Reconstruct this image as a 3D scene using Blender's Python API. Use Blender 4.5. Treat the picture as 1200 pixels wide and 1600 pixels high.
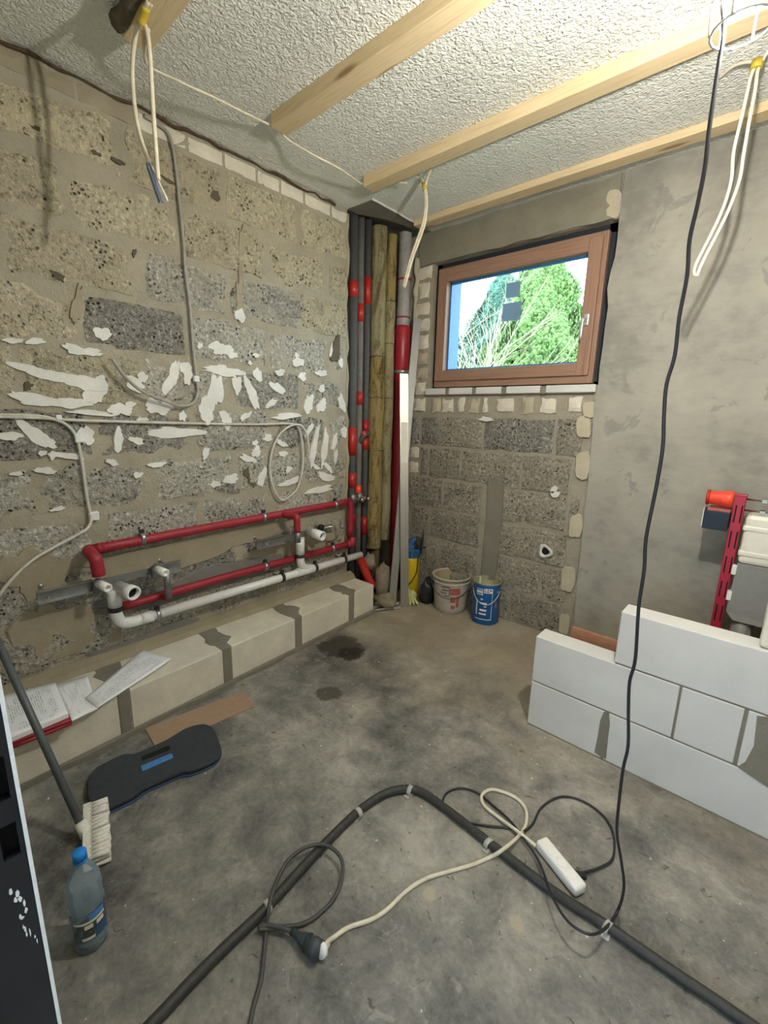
import bpy, bmesh, math, random
from mathutils import Vector, Matrix, noise

# ------------------------------------------------------------------ camera, world, sun, exposure
for o in list(bpy.data.objects): bpy.data.objects.remove(o)
SC = bpy.context.scene
COL = SC.collection
cam_d = bpy.data.cameras.new('camera'); cam = bpy.data.objects.new('camera', cam_d); COL.objects.link(cam)
AX = ((0.746562, 0.664887, 0.023885),(-0.158152, 0.142480, 0.977081),(0.646245, -0.733229, 0.211523))                                    # right, up, back
cam.matrix_world = Matrix(((AX[0][0], AX[1][0], AX[2][0], (2.532, -3.081, 1.555)[0]), (AX[0][1], AX[1][1], AX[2][1], (2.532, -3.081, 1.555)[1]),
                           (AX[0][2], AX[1][2], AX[2][2], (2.532, -3.081, 1.555)[2]), (0, 0, 0, 1)))
cam_d.sensor_fit = 'VERTICAL'; cam_d.sensor_height = 24.0; cam_d.lens = 24.0 * 692.06 / 1600.0
cam_d.clip_start = 0.02; cam_d.clip_end = 300
SC.camera = cam

W = bpy.data.worlds.new('sky'); SC.world = W; W.use_nodes = True
bg = W.node_tree.nodes['Background']
bg.inputs['Color'].default_value = (0.72, 0.86, 1.0, 1); bg.inputs['Strength'].default_value = 9.0

sun_d = bpy.data.lights.new('sun', 'SUN'); sun_d.energy = 8.0; sun_d.angle = math.radians(0.6); sun_d.color = (1.0, 0.93, 0.80)
sun = bpy.data.objects.new('sun', sun_d); COL.objects.link(sun)
sun.rotation_euler = Vector((-0.55, 0.62, -0.56)).to_track_quat('-Z', 'Y').to_euler()

LAMP_EMIT = 2800.0                                  # radiance of the bare bulb of the work lamp
VS = SC.view_settings
VS.view_transform = 'Standard'; VS.look = 'None'; VS.gamma = 1.0; VS.use_curve_mapping = False
VS.exposure = 0.12

# ------------------------------------------------------------------ materials
def lin(c):
    return tuple((x / 12.92 if x <= 0.04045 else ((x + 0.055) / 1.055) ** 2.4) for x in c)
def S(r, g, b): return lin((r / 255.0, g / 255.0, b / 255.0)) + (1.0,)

class NT:
    def __init__(s, name):
        s.m = bpy.data.materials.new(name); s.m.use_nodes = True; s.t = s.m.node_tree; s.n = s.t.nodes; s.l = s.t.links
        s.b = s.n['Principled BSDF']
        s.geo = s.n.new('ShaderNodeNewGeometry'); s.pos = s.geo.outputs['Position']
    def vec(s, scale=(1, 1, 1), src=None, rot=(0, 0, 0)):
        mp = s.n.new('ShaderNodeMapping'); mp.inputs['Scale'].default_value = scale; mp.inputs['Rotation'].default_value = rot
        s.l.new(src or s.pos, mp.inputs['Vector']); return mp.outputs['Vector']
    def noise(s, scale, detail=4, rough=0.55, vec=None, dist=0.0):
        n = s.n.new('ShaderNodeTexNoise'); n.inputs['Scale'].default_value = scale; n.inputs['Detail'].default_value = detail
        n.inputs['Roughness'].default_value = rough; n.inputs['Distortion'].default_value = dist
        s.l.new(vec or s.pos, n.inputs['Vector']); return n.outputs['Fac']
    def voro(s, scale, vec=None, feature='F1', out='Distance', rnd=1.0):
        n = s.n.new('ShaderNodeTexVoronoi'); n.feature = feature; n.inputs['Scale'].default_value = scale; n.inputs['Randomness'].default_value = rnd
        s.l.new(vec or s.pos, n.inputs['Vector']); return n.outputs[out]
    def ramp(s, fac, stops, interp='LINEAR'):
        r = s.n.new('ShaderNodeValToRGB'); r.color_ramp.interpolation = interp; e = r.color_ramp.elements
        while len(e) > 1: e.remove(e[0])
        e[0].position, e[0].color = stops[0]
        for p, c in stops[1:]:
            k = e.new(p); k.color = c
        s.l.new(fac, r.inputs['Fac']); return r.outputs['Color']
    def step(s, fac, a, b):
        return s.ramp(fac, [(a, (0, 0, 0, 1)), (b, (1, 1, 1, 1))])
    def mix(s, fac, a, b, mode='MIX'):
        m = s.n.new('ShaderNodeMix'); m.data_type = 'RGBA'; m.blend_type = mode
        for i, v in ((0, fac), (6, a), (7, b)):
            if hasattr(v, 'is_output') or hasattr(v, 'links'): s.l.new(v, m.inputs[i])
            else: m.inputs[i].default_value = v
        return m.outputs[2]
    def math(s, op, a, b=0.0):
        m = s.n.new('ShaderNodeMath'); m.operation = op
        for i, v in ((0, a), (1, b)):
            if hasattr(v, 'links'): s.l.new(v, m.inputs[i])
            else: m.inputs[i].default_value = v
        return m.outputs[0]
    def bump(s, h, strength=0.5, dist=0.01, prev=None):
        b = s.n.new('ShaderNodeBump'); b.inputs['Strength'].default_value = strength; b.inputs['Distance'].default_value = dist
        s.l.new(h, b.inputs['Height'])
        if prev is not None: s.l.new(prev, b.inputs['Normal'])
        s.l.new(b.outputs['Normal'], s.b.inputs['Normal']); return b.outputs['Normal']
    def col(s, c):
        if hasattr(c, 'links'): s.l.new(c, s.b.inputs['Base Color'])
        else: s.b.inputs['Base Color'].default_value = c
    def fin(s, rough=0.8, metal=0.0, spec=None):
        if hasattr(rough, 'links'): s.l.new(rough, s.b.inputs['Roughness'])
        else: s.b.inputs['Roughness'].default_value = rough
        s.b.inputs['Metallic'].default_value = metal
        if spec is not None: s.b.inputs['Specular IOR Level'].default_value = spec
        return s.m

def plain(name, c, rough=0.5, metal=0.0, var=0.12, scale=30, bump=0.0, bscale=200, spec=None):
    t = NT(name); d = tuple(x * (1 - var) for x in c[:3]) + (1,); u = tuple(min(1, x * (1 + var)) for x in c[:3]) + (1,)
    t.col(t.ramp(t.noise(scale), [(0.3, d), (0.7, u)]))
    if bump: t.bump(t.noise(bscale), bump, 0.004)
    return t.fin(rough, metal, spec)

def rough_block_mat(name, base, dark, light, smear, smear_amt, pit):
    """porous pumice concrete block: pits, pale aggregate, mortar smears"""
    t = NT(name)
    oi = t.n.new('ShaderNodeObjectInfo')
    big = t.noise(5.0, 5, 0.6)
    fine = t.noise(48.0, 4, 0.75)
    c = t.ramp(fine, [(0.34, dark), (0.46, base), (0.54, base), (0.64, light)])
    c = t.mix(t.math('MULTIPLY', t.step(t.noise(180.0, 2), 0.52, 0.66), 0.35), c, light)
    v = t.voro(46.0); pits = t.math('SUBTRACT', 1.0, t.step(v, 0.14, 0.34))
    gate = t.step(t.noise(9.0, 4), 0.5 - pit, 0.62 - pit)
    pits = t.math('MULTIPLY', pits, gate)
    c = t.mix(pits, c, tuple(x * 0.35 for x in dark[:3]) + (1,))  # shade inside the pits is put into the colour
    sm = t.step(t.math('ADD', big, t.math('MULTIPLY', t.math('SUBTRACT', t.noise(40, 4), 0.5), 0.3)), 0.62 - smear_amt, 0.76 - smear_amt)
    sc = t.ramp(t.noise(25, 4), [(0.3, tuple(x * 0.85 for x in smear[:3]) + (1,)), (0.7, smear)])
    c = t.mix(t.math('MULTIPLY', sm, 0.85), c, sc)
    mott = t.ramp(t.math('ADD', t.math('MULTIPLY', t.noise(7.0, 6, 0.7, dist=0.8), 0.8), t.math('MULTIPLY', t.noise(20.0, 4, 0.6), 0.2)), [(0.36, (0.74,) * 3 + (1,)), (0.47, (0.98,) * 3 + (1,)), (0.62, (1.08,) * 3 + (1,))])
    br = t.math('ADD', 1.06, t.math('MULTIPLY', oi.outputs['Random'], 0.30))
    vm = t.n.new('ShaderNodeVectorMath'); vm.operation = 'SCALE'; t.l.new(c, vm.inputs[0]); t.l.new(t.math('MULTIPLY', br, mott), vm.inputs['Scale'])
    t.col(vm.outputs[0])
    h = t.math('ADD', t.math('MULTIPLY', fine, 0.9), t.math('MULTIPLY', t.noise(22, 5, 0.7), 0.8))
    h = t.math('SUBTRACT', h, t.math('MULTIPLY', pits, 0.9))
    t.bump(h, 1.0, 0.028)
    return t.fin(0.95, spec=0.2)

M = {}
M['block_grey'] = rough_block_mat('pumice block grey', S(164, 161, 150), S(100, 97, 89), S(208, 205, 195), S(184, 177, 160), 0.04, 0.02)
M['block_dark'] = rough_block_mat('pumice block dark', S(138, 135, 127), S(82, 79, 74), S(186, 184, 176), S(162, 156, 142), -0.08, 0.04)
M['block_beige'] = rough_block_mat('pumice block beige', S(176, 168, 146), S(118, 110, 90), S(206, 199, 176), S(192, 182, 155), 0.10, 0.01)
M['block_back'] = rough_block_mat('pumice block of window wall', S(146, 140, 127), S(90, 85, 76), S(186, 180, 166), S(160, 152, 135), 0.0, 0.0)

def mortar(name, c, bump=0.5):
    t = NT(name)
    a = t.ramp(t.noise(6, 6, 0.65), [(0.3, tuple(x * 0.78 for x in c[:3]) + (1,)), (0.7, c)])
    a = t.mix(t.math('MULTIPLY', t.step(t.noise(120, 3), 0.55, 0.75), 0.35), a, tuple(x * 0.6 for x in c[:3]) + (1,))
    t.col(a); t.bump(t.math('ADD', t.noise(60, 5, 0.7), t.noise(14, 4)), bump, 0.010)
    return t.fin(0.95, spec=0.2)
M['mortar'] = mortar('old beige mortar', S(180, 173, 154), 1.0)
M['mortar_back'] = mortar('mortar of window wall', S(174, 167, 151), 0.9)
M['mortar_grey'] = mortar('grey mortar', S(138, 134, 122), 0.35)
M['lime'] = mortar('white lime plaster remains', S(230, 230, 225), 0.2)
M['wash'] = mortar('bluish grey plaster coat', S(132, 131, 127), 0.35)
M['coat'] = mortar('beige plaster coat', S(164, 155, 134), 0.4)
M['cream_filler'] = mortar('cream filler stone', S(194, 185, 163), 0.2)
M['lintel'] = mortar('raw concrete lintel', S(146, 142, 126), 0.45)

def aac():
    t = NT('aerated concrete')
    c = t.ramp(t.noise(4, 4), [(0.3, S(203, 203, 201)), (0.7, S(216, 216, 214))])
    c = t.mix(t.math('MULTIPLY', t.step(t.noise(260, 2), 0.60, 0.72), 0.22), c, S(150, 148, 140))
    t.col(c); t.bump(t.noise(240, 3, 0.6), 0.22, 0.004)
    return t.fin(0.95, spec=0.2)
M['aac'] = aac()
M['aac_cream'] = mortar('cream lit aerated concrete', S(224, 218, 202), 0.2)  # same concrete as aac; the ledge's creamier light is put into the colour

def plaster():
    t = NT('grey cement plaster')
    n1 = t.noise(2.2, 6, 0.6); n2 = t.noise(9, 5, 0.65, vec=t.vec((1, 1, 2.2)))
    c = t.ramp(t.math('ADD', t.math('MULTIPLY', n1, 0.75), t.math('MULTIPLY', n2, 0.25)), [(0.38, S(138, 136, 129)), (0.50, S(160, 157, 147)), (0.62, S(170, 167, 155))])
    c = t.mix(t.math('MULTIPLY', t.step(t.noise(3.1, 5, 0.7, dist=0.6), 0.60, 0.64), 0.6), c, S(132, 131, 127))
    t.col(c); t.bump(t.math('ADD', t.noise(90, 5, 0.7, vec=t.vec((1, 1, 2.5))), t.math('MULTIPLY', t.noise(12, 4), 0.6)), 0.55, 0.008)
    return t.fin(0.95, spec=0.2)
M['plaster'] = plaster()

def floor_mat():
    t = NT('worn concrete floor')
    a = t.noise(1.3, 8, 0.62, dist=0.3); b = t.noise(7, 8, 0.7, dist=0.5); f = t.noise(55, 5, 0.7)
    k = t.math('ADD', t.math('MULTIPLY', a, 0.55), t.math('ADD', t.math('MULTIPLY', b, 0.33), t.math('MULTIPLY', f, 0.12)))
    c = t.ramp(k, [(0.40, S(76, 76, 75)), (0.47, S(112, 111, 107)), (0.53, S(138, 135, 128)), (0.61, S(172, 168, 158))])
    w = t.math('MULTIPLY', t.step(t.noise(13, 8, 0.8, dist=1.2), 0.56, 0.68), 0.6)
    c = t.mix(w, c, S(168, 165, 156))
    d = t.math('MULTIPLY', t.step(t.noise(27, 5, 0.65, dist=0.6), 0.63, 0.68), 0.65)
    c = t.mix(d, c, S(62, 58, 52))
    # browner, paler zone towards the window wall
    sep = t.n.new('ShaderNodeSeparateXYZ'); t.l.new(t.pos, sep.inputs[0])
    y = t.math('ADD', sep.outputs['Y'], t.math('MULTIPLY', t.math('SUBTRACT', t.noise(3, 5), 0.5), 1.2))
    mr = t.n.new('ShaderNodeMapRange'); mr.inputs['From Min'].default_value = -1.35; mr.inputs['From Max'].default_value = -0.55
    t.l.new(y, mr.inputs['Value'])
    c = t.mix(t.math('MULTIPLY', mr.outputs[0], 0.55), c, S(166, 152, 126))
    # spills and damp marks
    def spill(cx, cy, r, dark, amt):
        nonlocal c
        vm = t.n.new('ShaderNodeVectorMath'); vm.operation = 'DISTANCE'; t.l.new(t.pos, vm.inputs[0]); vm.inputs[1].default_value = (cx, cy, 0)
        dd = t.math('ADD', vm.outputs['Value'], t.math('MULTIPLY', t.math('SUBTRACT', t.noise(12, 5, 0.7), 0.5), r * 1.5))
        m = t.math('MULTIPLY', t.math('SUBTRACT', 1.0, t.step(t.math('DIVIDE', dd, r * 2), 0.40, 0.52)), amt)
        c = t.mix(m, c, dark)
    p = (0.495, -1.169, 0.000); spill(p[0], p[1], 0.16, S(52, 46, 38), 0.85)
    p = (0.608, -1.199, 0.000); spill(p[0], p[1], 0.09, S(40, 35, 30), 0.85)
    p = (0.827, -1.579, 0.000); spill(p[0], p[1], 0.075, S(70, 66, 60), 0.8)
    p = (1.893, -2.077, 0.000); spill(p[0], p[1], 0.022, S(176, 166, 144), 0.8)
    p = (2.148, -1.964, 0.000); spill(p[0], p[1], 0.026, S(176, 166, 144), 0.8)
    t.col(c)
    t.bump(t.math('ADD', t.math('MULTIPLY', b, 0.8), t.math('MULTIPLY', f, 0.5)), 0.45, 0.008)
    return t.fin(t.ramp(b, [(0.35, (0.55,) * 3 + (1,)), (0.6, (0.85,) * 3 + (1,))]), spec=0.35)
M['floor'] = floor_mat()

def ceiling_mat():
    t = NT('rough-cast white ceiling')
    t.col(t.ramp(t.noise(3, 4), [(0.3, S(226, 228, 222)), (0.7, S(234, 236, 230))]))
    h = t.math('ADD', t.noise(46, 2, 0.5, dist=1.1), t.math('MULTIPLY', t.noise(95, 2), 0.35))
    t.bump(t.step(h, 0.45, 0.95), 0.9, 0.008)
    return t.fin(0.9, spec=0.25)
M['ceiling'] = ceiling_mat()

def wood(name, a, b, knot, axis=(1.2, 22, 22), rough=0.65):
    t = NT(name)
    v = t.vec(axis)
    n = t.noise(2.4, 6, 0.6, vec=v, dist=0.6)
    c = t.ramp(n, [(0.32, a), (0.52, b), (0.68, a)])
    kv = t.voro(1.0, vec=t.vec((axis[0] * 1.7, axis[1] * 0.42, axis[2] * 0.42)))
    c = t.mix(t.math('MULTIPLY', t.math('SUBTRACT', 1.0, t.step(kv, 0.09, 0.18)), 0.75), c, knot)
    t.col(c); t.bump(n, 0.15, 0.004)
    return t.fin(rough, spec=0.3)
M['pine'] = wood('planed pine', S(204, 182, 144), S(220, 200, 162), S(128, 88, 52))
M['pine_y'] = wood('planed pine depth', S(206, 178, 132), S(222, 196, 150), S(128, 88, 52), (22, 1.2, 22))
M['larch_x'] = wood('oiled brown window wood', S(142, 110, 92), S(158, 126, 106), S(116, 86, 70), (1.0, 30, 30), 0.45)
M['larch_z'] = wood('oiled brown window wood upright', S(142, 110, 92), S(158, 126, 106), S(116, 86, 70), (30, 30, 1.0), 0.45)
M['bark_end'] = plain('weathered bark end', S(96, 88, 74), 0.95, bump=0.8, bscale=60, var=0.35)

def wool_mat(name, a, b):
    t = NT(name); v = t.vec((1, 1, 0.25)); n1 = t.noise(16, 6, 0.7, vec=v, dist=0.8); n2 = t.noise(60, 5, 0.7)
    c = t.ramp(t.math('ADD', t.math('MULTIPLY', n1, 0.7), t.math('MULTIPLY', n2, 0.3)), [(0.38, b), (0.52, a), (0.66, tuple(min(1, x * 1.15) for x in a[:3]) + (1,))])
    t.col(c); t.bump(t.math('ADD', n1, n2), 0.9, 0.012); return t.fin(0.95, spec=0.1)
M['black'] = plain('black rubber', S(34, 35, 37), 0.55)
M['cord'] = plain('black cord', S(38, 39, 46), 0.45)
M['hose'] = plain('dusty black hose', S(52, 52, 51), 0.6, var=0.25, scale=60)
M['grey_cord'] = plain('dark grey cord', S(72, 72, 72), 0.55)
M['cable'] = plain('light grey cable', S(196, 193, 182), 0.5)
M['cable_ivory'] = plain('ivory cable', S(216, 208, 186), 0.5)
M['cable_grey'] = plain('grey cable', S(158, 154, 146), 0.5)
M['white'] = plain('white plastic', S(232, 232, 228), 0.35, var=0.03)
M['pvc'] = plain('white drain plastic', S(226, 228, 228), 0.3, var=0.04)
M['clip'] = plain('pale cable clip', S(220, 224, 224), 0.4)
M['tie'] = plain('yellow tape', S(190, 166, 52), 0.5)
M['wire_blue'] = plain('blue wire', S(110, 128, 168), 0.5)
M['red_pipe'] = plain('red pipe sleeve', S(150, 34, 50), 0.5, var=0.15, scale=40, bump=0.15)
M['red_soil'] = plain('red soil pipe', S(156, 30, 44), 0.35, var=0.1)
M['red_bright'] = plain('bright red plastic', S(176, 42, 36), 0.4)
M['red_dark'] = plain('dark red binder', S(140, 28, 40), 0.4)
M['orange'] = plain('orange red cap', S(236, 76, 50), 0.35)
M['foam_dark'] = plain('dark grey pipe foam', S(78, 80, 82), 0.7, var=0.15)
M['foam_grey'] = plain('grey pipe foam', S(112, 110, 106), 0.75, var=0.2, scale=12)
M['wool'] = wool_mat('yellow mineral wool', S(158, 140, 94), S(92, 76, 48))
M['wool_pale'] = wool_mat('greenish mineral wool', S(160, 152, 120), S(112, 100, 72))
M['wrap'] = plain('grey cement pipe', S(150, 147, 144), 0.6, var=0.2, scale=14, bump=0.2)
M['steel'] = plain('zinc plated steel', S(176, 178, 180), 0.32, 0.9, var=0.1)
M['zinc'] = plain('galvanised plate', S(140, 142, 142), 0.45, 0.75, var=0.15)
M['chrome'] = plain('chrome', S(214, 214, 212), 0.15, 1.0, var=0.03)
M['alu'] = plain('aluminium', S(176, 174, 166), 0.38, 0.85, var=0.08, scale=6)
M['alu_grey'] = plain('dull aluminium', S(146, 146, 143), 0.5, 0.6, var=0.08, scale=6)
M['label_white'] = plain('paper label', S(222, 220, 206), 0.6, var=0.04)
M['handle'] = plain('silver handle', S(206, 206, 204), 0.3, 0.6)
M['tape'] = plain('black sealing tape', S(34, 40, 50), 0.7)
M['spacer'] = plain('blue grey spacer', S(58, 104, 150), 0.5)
M['hollow_shade'] = mortar('broken out hollow', S(108, 100, 84), 0.9)
M['cardboard'] = plain('cardboard', S(160, 134, 112), 0.85, var=0.06)
M['mat_top'] = plain('dark kneeling foam', S(52, 58, 64), 0.85, var=0.12, bump=0.2, bscale=300)
M['mat_blue'] = plain('blue foam', S(52, 84, 128), 0.8)
M['mat_logo'] = plain('bright blue foam', S(70, 128, 190), 0.7)
M['jamb_black'] = plain('black painted steel', S(27, 29, 34), 0.4, var=0.25, scale=9)
M['jamb_white'] = plain('white painted edge', S(226, 232, 236), 0.5)
M['hole_dark'] = plain('painted dark of holes', S(12, 12, 12), 0.9)  # flat black painted in place of the shade inside holes, slots and outlets
M['bucket'] = mortar('dusty white bucket', S(188, 181, 168), 0.1)
M['bucket_in'] = mortar('mortar crusted bucket inside', S(172, 156, 124), 0.35)
M['print_red'] = plain('faded red print', S(164, 92, 86), 0.6, var=0.25)
M['print_dark'] = plain('dark print', S(78, 76, 74), 0.6)
M['tin_blue'] = plain('blue tin', S(20, 92, 158), 0.35, var=0.08)
M['tin_in'] = plain('inside of tin', S(146, 146, 116), 0.5)
M['mortar_mix'] = mortar('pale residue', S(196, 186, 150), 0.2)
M['yellow'] = plain('yellow plastic tank', S(216, 186, 32), 0.4, var=0.06)
M['blue_plastic'] = plain('blue plastic', S(44, 92, 132), 0.45)
M['glove'] = plain('pale green glove', S(190, 194, 134), 0.8, var=0.2, scale=60, bump=0.4)
M['rag'] = plain('grey brown sack cloth', S(136, 126, 108), 0.95, var=0.2, scale=20, bump=0.3, bscale=90)
M['frame_red'] = plain('red powder coated steel', S(164, 34, 58), 0.4, var=0.06)
M['cistern'] = plain('off white cistern plastic', S(224, 221, 208), 0.4, var=0.04)
M['eps_grey'] = plain('grey insulating foam', S(136, 136, 136), 0.85, var=0.05, bump=0.2)
M['pipe_grey'] = plain('grey plastic pipe', S(122, 122, 120), 0.5)
M['navy'] = plain('navy foam block', S(26, 44, 58), 0.7)
M['plank'] = plain('brown board', S(158, 112, 86), 0.7)
M['cap_blue'] = plain('blue bottle cap', S(22, 128, 216), 0.4)
M['bristle'] = plain('off white bristles', S(222, 220, 212), 0.8, var=0.12, scale=120)
M['broom_red'] = plain('red bristle tips', S(196, 96, 92), 0.8)
M['pole'] = plain('dark grey pole', S(84, 90, 94), 0.45)
M['render_white'] = plain('white house wall', S(228, 230, 232), 0.9)
M['railing'] = plain('dark railing', S(120, 120, 120), 0.5)
M['grass'] = plain('lawn', S(60, 76, 42), 0.95, var=0.3, scale=3)
M['twig'] = plain('pale bare twigs', S(168, 158, 128), 0.8)
M['trunk'] = plain('brown bark', S(98, 80, 60), 0.95)
M['leaf_a'] = plain('yellow green cypress leaves', S(96, 122, 66), 0.8, var=0.4, scale=4)
M['leaf_b'] = plain('blue green fir leaves', S(66, 98, 84), 0.8, var=0.4, scale=4)
M['leaf_c'] = plain('mid green cypress leaves', S(76, 104, 66), 0.8, var=0.4, scale=4)
M['hall'] = plain('hall wall paint', S(206, 208, 210), 0.9, var=0.03)
M['strip_white'] = plain('white socket strip', S(236, 235, 230), 0.35, var=0.02)
M['coupling'] = plain('dusty black plug', S(58, 66, 72), 0.55, var=0.3, scale=60)
M['clear'] = plain('clear plastic clamp', S(176, 176, 172), 0.35)
M['crumb'] = plain('pale plaster crumbs', S(206, 203, 192), 0.9)
M['crack'] = plain('brown crack filling', S(82, 64, 48), 0.95, var=0.4, bump=0.5, bscale=80)

def emit(name, c, s):
    m = bpy.data.materials.new(name); m.use_nodes = True; b = m.node_tree.nodes['Principled BSDF']
    b.inputs['Base Color'].default_value = (1, 1, 1, 1); b.inputs['Emission Color'].default_value = c; b.inputs['Emission Strength'].default_value = s
    return m
M['bulb'] = emit('lit lamp glass', (1.0, 0.945, 0.84, 1), LAMP_EMIT)

def glassy(name, c, alpha_mix, rough=0.02, ior=1.3, milk=None):
    """thin clear sheet: mostly see-through with a glossy film"""
    m = bpy.data.materials.new(name); m.use_nodes = True; n = m.node_tree.nodes; l = m.node_tree.links
    n.remove(n['Principled BSDF']); out = n['Material Output']
    tr = n.new('ShaderNodeBsdfTransparent'); tr.inputs['Color'].default_value = c
    gl = n.new('ShaderNodeBsdfGlossy'); gl.inputs['Roughness'].default_value = rough
    fr = n.new('ShaderNodeFresnel'); fr.inputs['IOR'].default_value = ior
    ad = n.new('ShaderNodeMath'); ad.operation = 'ADD'; ad.inputs[1].default_value = alpha_mix; l.new(fr.outputs[0], ad.inputs[0])
    mx = n.new('ShaderNodeMixShader'); l.new(ad.outputs[0], mx.inputs[0]); l.new(tr.outputs[0], mx.inputs[1]); l.new(gl.outputs[0], mx.inputs[2])
    res = mx.outputs[0]
    if milk:
        df = n.new('ShaderNodeBsdfDiffuse'); df.inputs['Color'].default_value = milk[0]; m2 = n.new('ShaderNodeMixShader'); m2.inputs[0].default_value = milk[1]
        l.new(res, m2.inputs[1]); l.new(df.outputs[0], m2.inputs[2]); res = m2.outputs[0]
    l.new(res, out.inputs['Surface']); return m
M['glass'] = glassy('window glass', (0.88, 0.97, 0.98, 1), 0.0, 0.0, 1.25)
M['pet'] = glassy('clear blue bottle plastic', (0.93, 0.97, 1.0, 1), 0.03, 0.15, 1.15, ((0.55, 0.70, 0.82, 1), 0.22))
M['sticker'] = glassy('translucent blue sticker', (0.30, 0.46, 0.60, 1), 0.02, 0.4, 1.1, ((0.36, 0.50, 0.68, 1), 0.5))

def paper_mat(name, dens, seed):
    """printed sheet: rows of grey text and boxes in the sheet's own coordinates"""
    t = NT(name); tc = t.n.new('ShaderNodeTexCoord'); P = tc.outputs['UV']
    rows = t.n.new('ShaderNodeTexWave'); rows.bands_direction = 'Y'; rows.inputs['Scale'].default_value = 11.0; rows.inputs['Distortion'].default_value = 0; t.l.new(P, rows.inputs['Vector'])
    words = t.noise(1.0, 2, 0.5, vec=t.vec((36 + seed, 44, 1), P))
    para = t.noise(1.0, 1, 0.5, vec=t.vec((2.5, 5 + seed, seed), P))
    m = t.math('MULTIPLY', t.step(rows.outputs['Fac'], 0.55, 0.7), t.step(words, 0.46, 0.54))
    m = t.math('MULTIPLY', m, t.step(para, 0.52 - dens, 0.56 - dens))
    sp = t.n.new('ShaderNodeSeparateXYZ'); t.l.new(P, sp.inputs[0])
    for o in (sp.outputs['X'], sp.outputs['Y']):
        a = t.step(o, 0.08, 0.09); b = t.math('SUBTRACT', 1.0, t.step(o, 0.91, 0.92)); m = t.math('MULTIPLY', t.math('MULTIPLY', a, b), m)
    t.col(t.mix(t.math('MULTIPLY', m, 0.75), S(240, 243, 248), S(112, 118, 134)))
    return t.fin(0.7)
M['paper_a'] = paper_mat('printed plan sheet', 0.05, 1); M['paper_b'] = paper_mat('printed letter', 0.0, 3); M['paper_c'] = paper_mat('printed form', 0.08, 5)
M['paper'] = plain('plain paper', S(224, 228, 234), 0.8, var=0.02)

# ------------------------------------------------------------------ mesh helpers
RND = random.Random(7)
def catmull(pts, sub=6, closed=False):
    P = [Vector(p) for p in pts]; n = len(P)
    if n < 3 or sub <= 1: return P
    out = []
    for i in range(n if closed else n - 1):
        p0 = P[(i - 1) % n] if (closed or i > 0) else P[0] * 2 - P[1]
        p1 = P[i]; p2 = P[(i + 1) % n]
        p3 = P[(i + 2) % n] if (closed or i + 2 < n) else P[-1] * 2 - P[-2]
        for k in range(sub):
            t = k / sub; t2 = t * t; t3 = t2 * t
            out.append(0.5 * ((2 * p1) + (p2 - p0) * t + (2 * p0 - 5 * p1 + 4 * p2 - p3) * t2 + (3 * p1 - p0 - 3 * p2 + p3) * t3))
    if not closed: out.append(P[-1])
    return out

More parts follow.
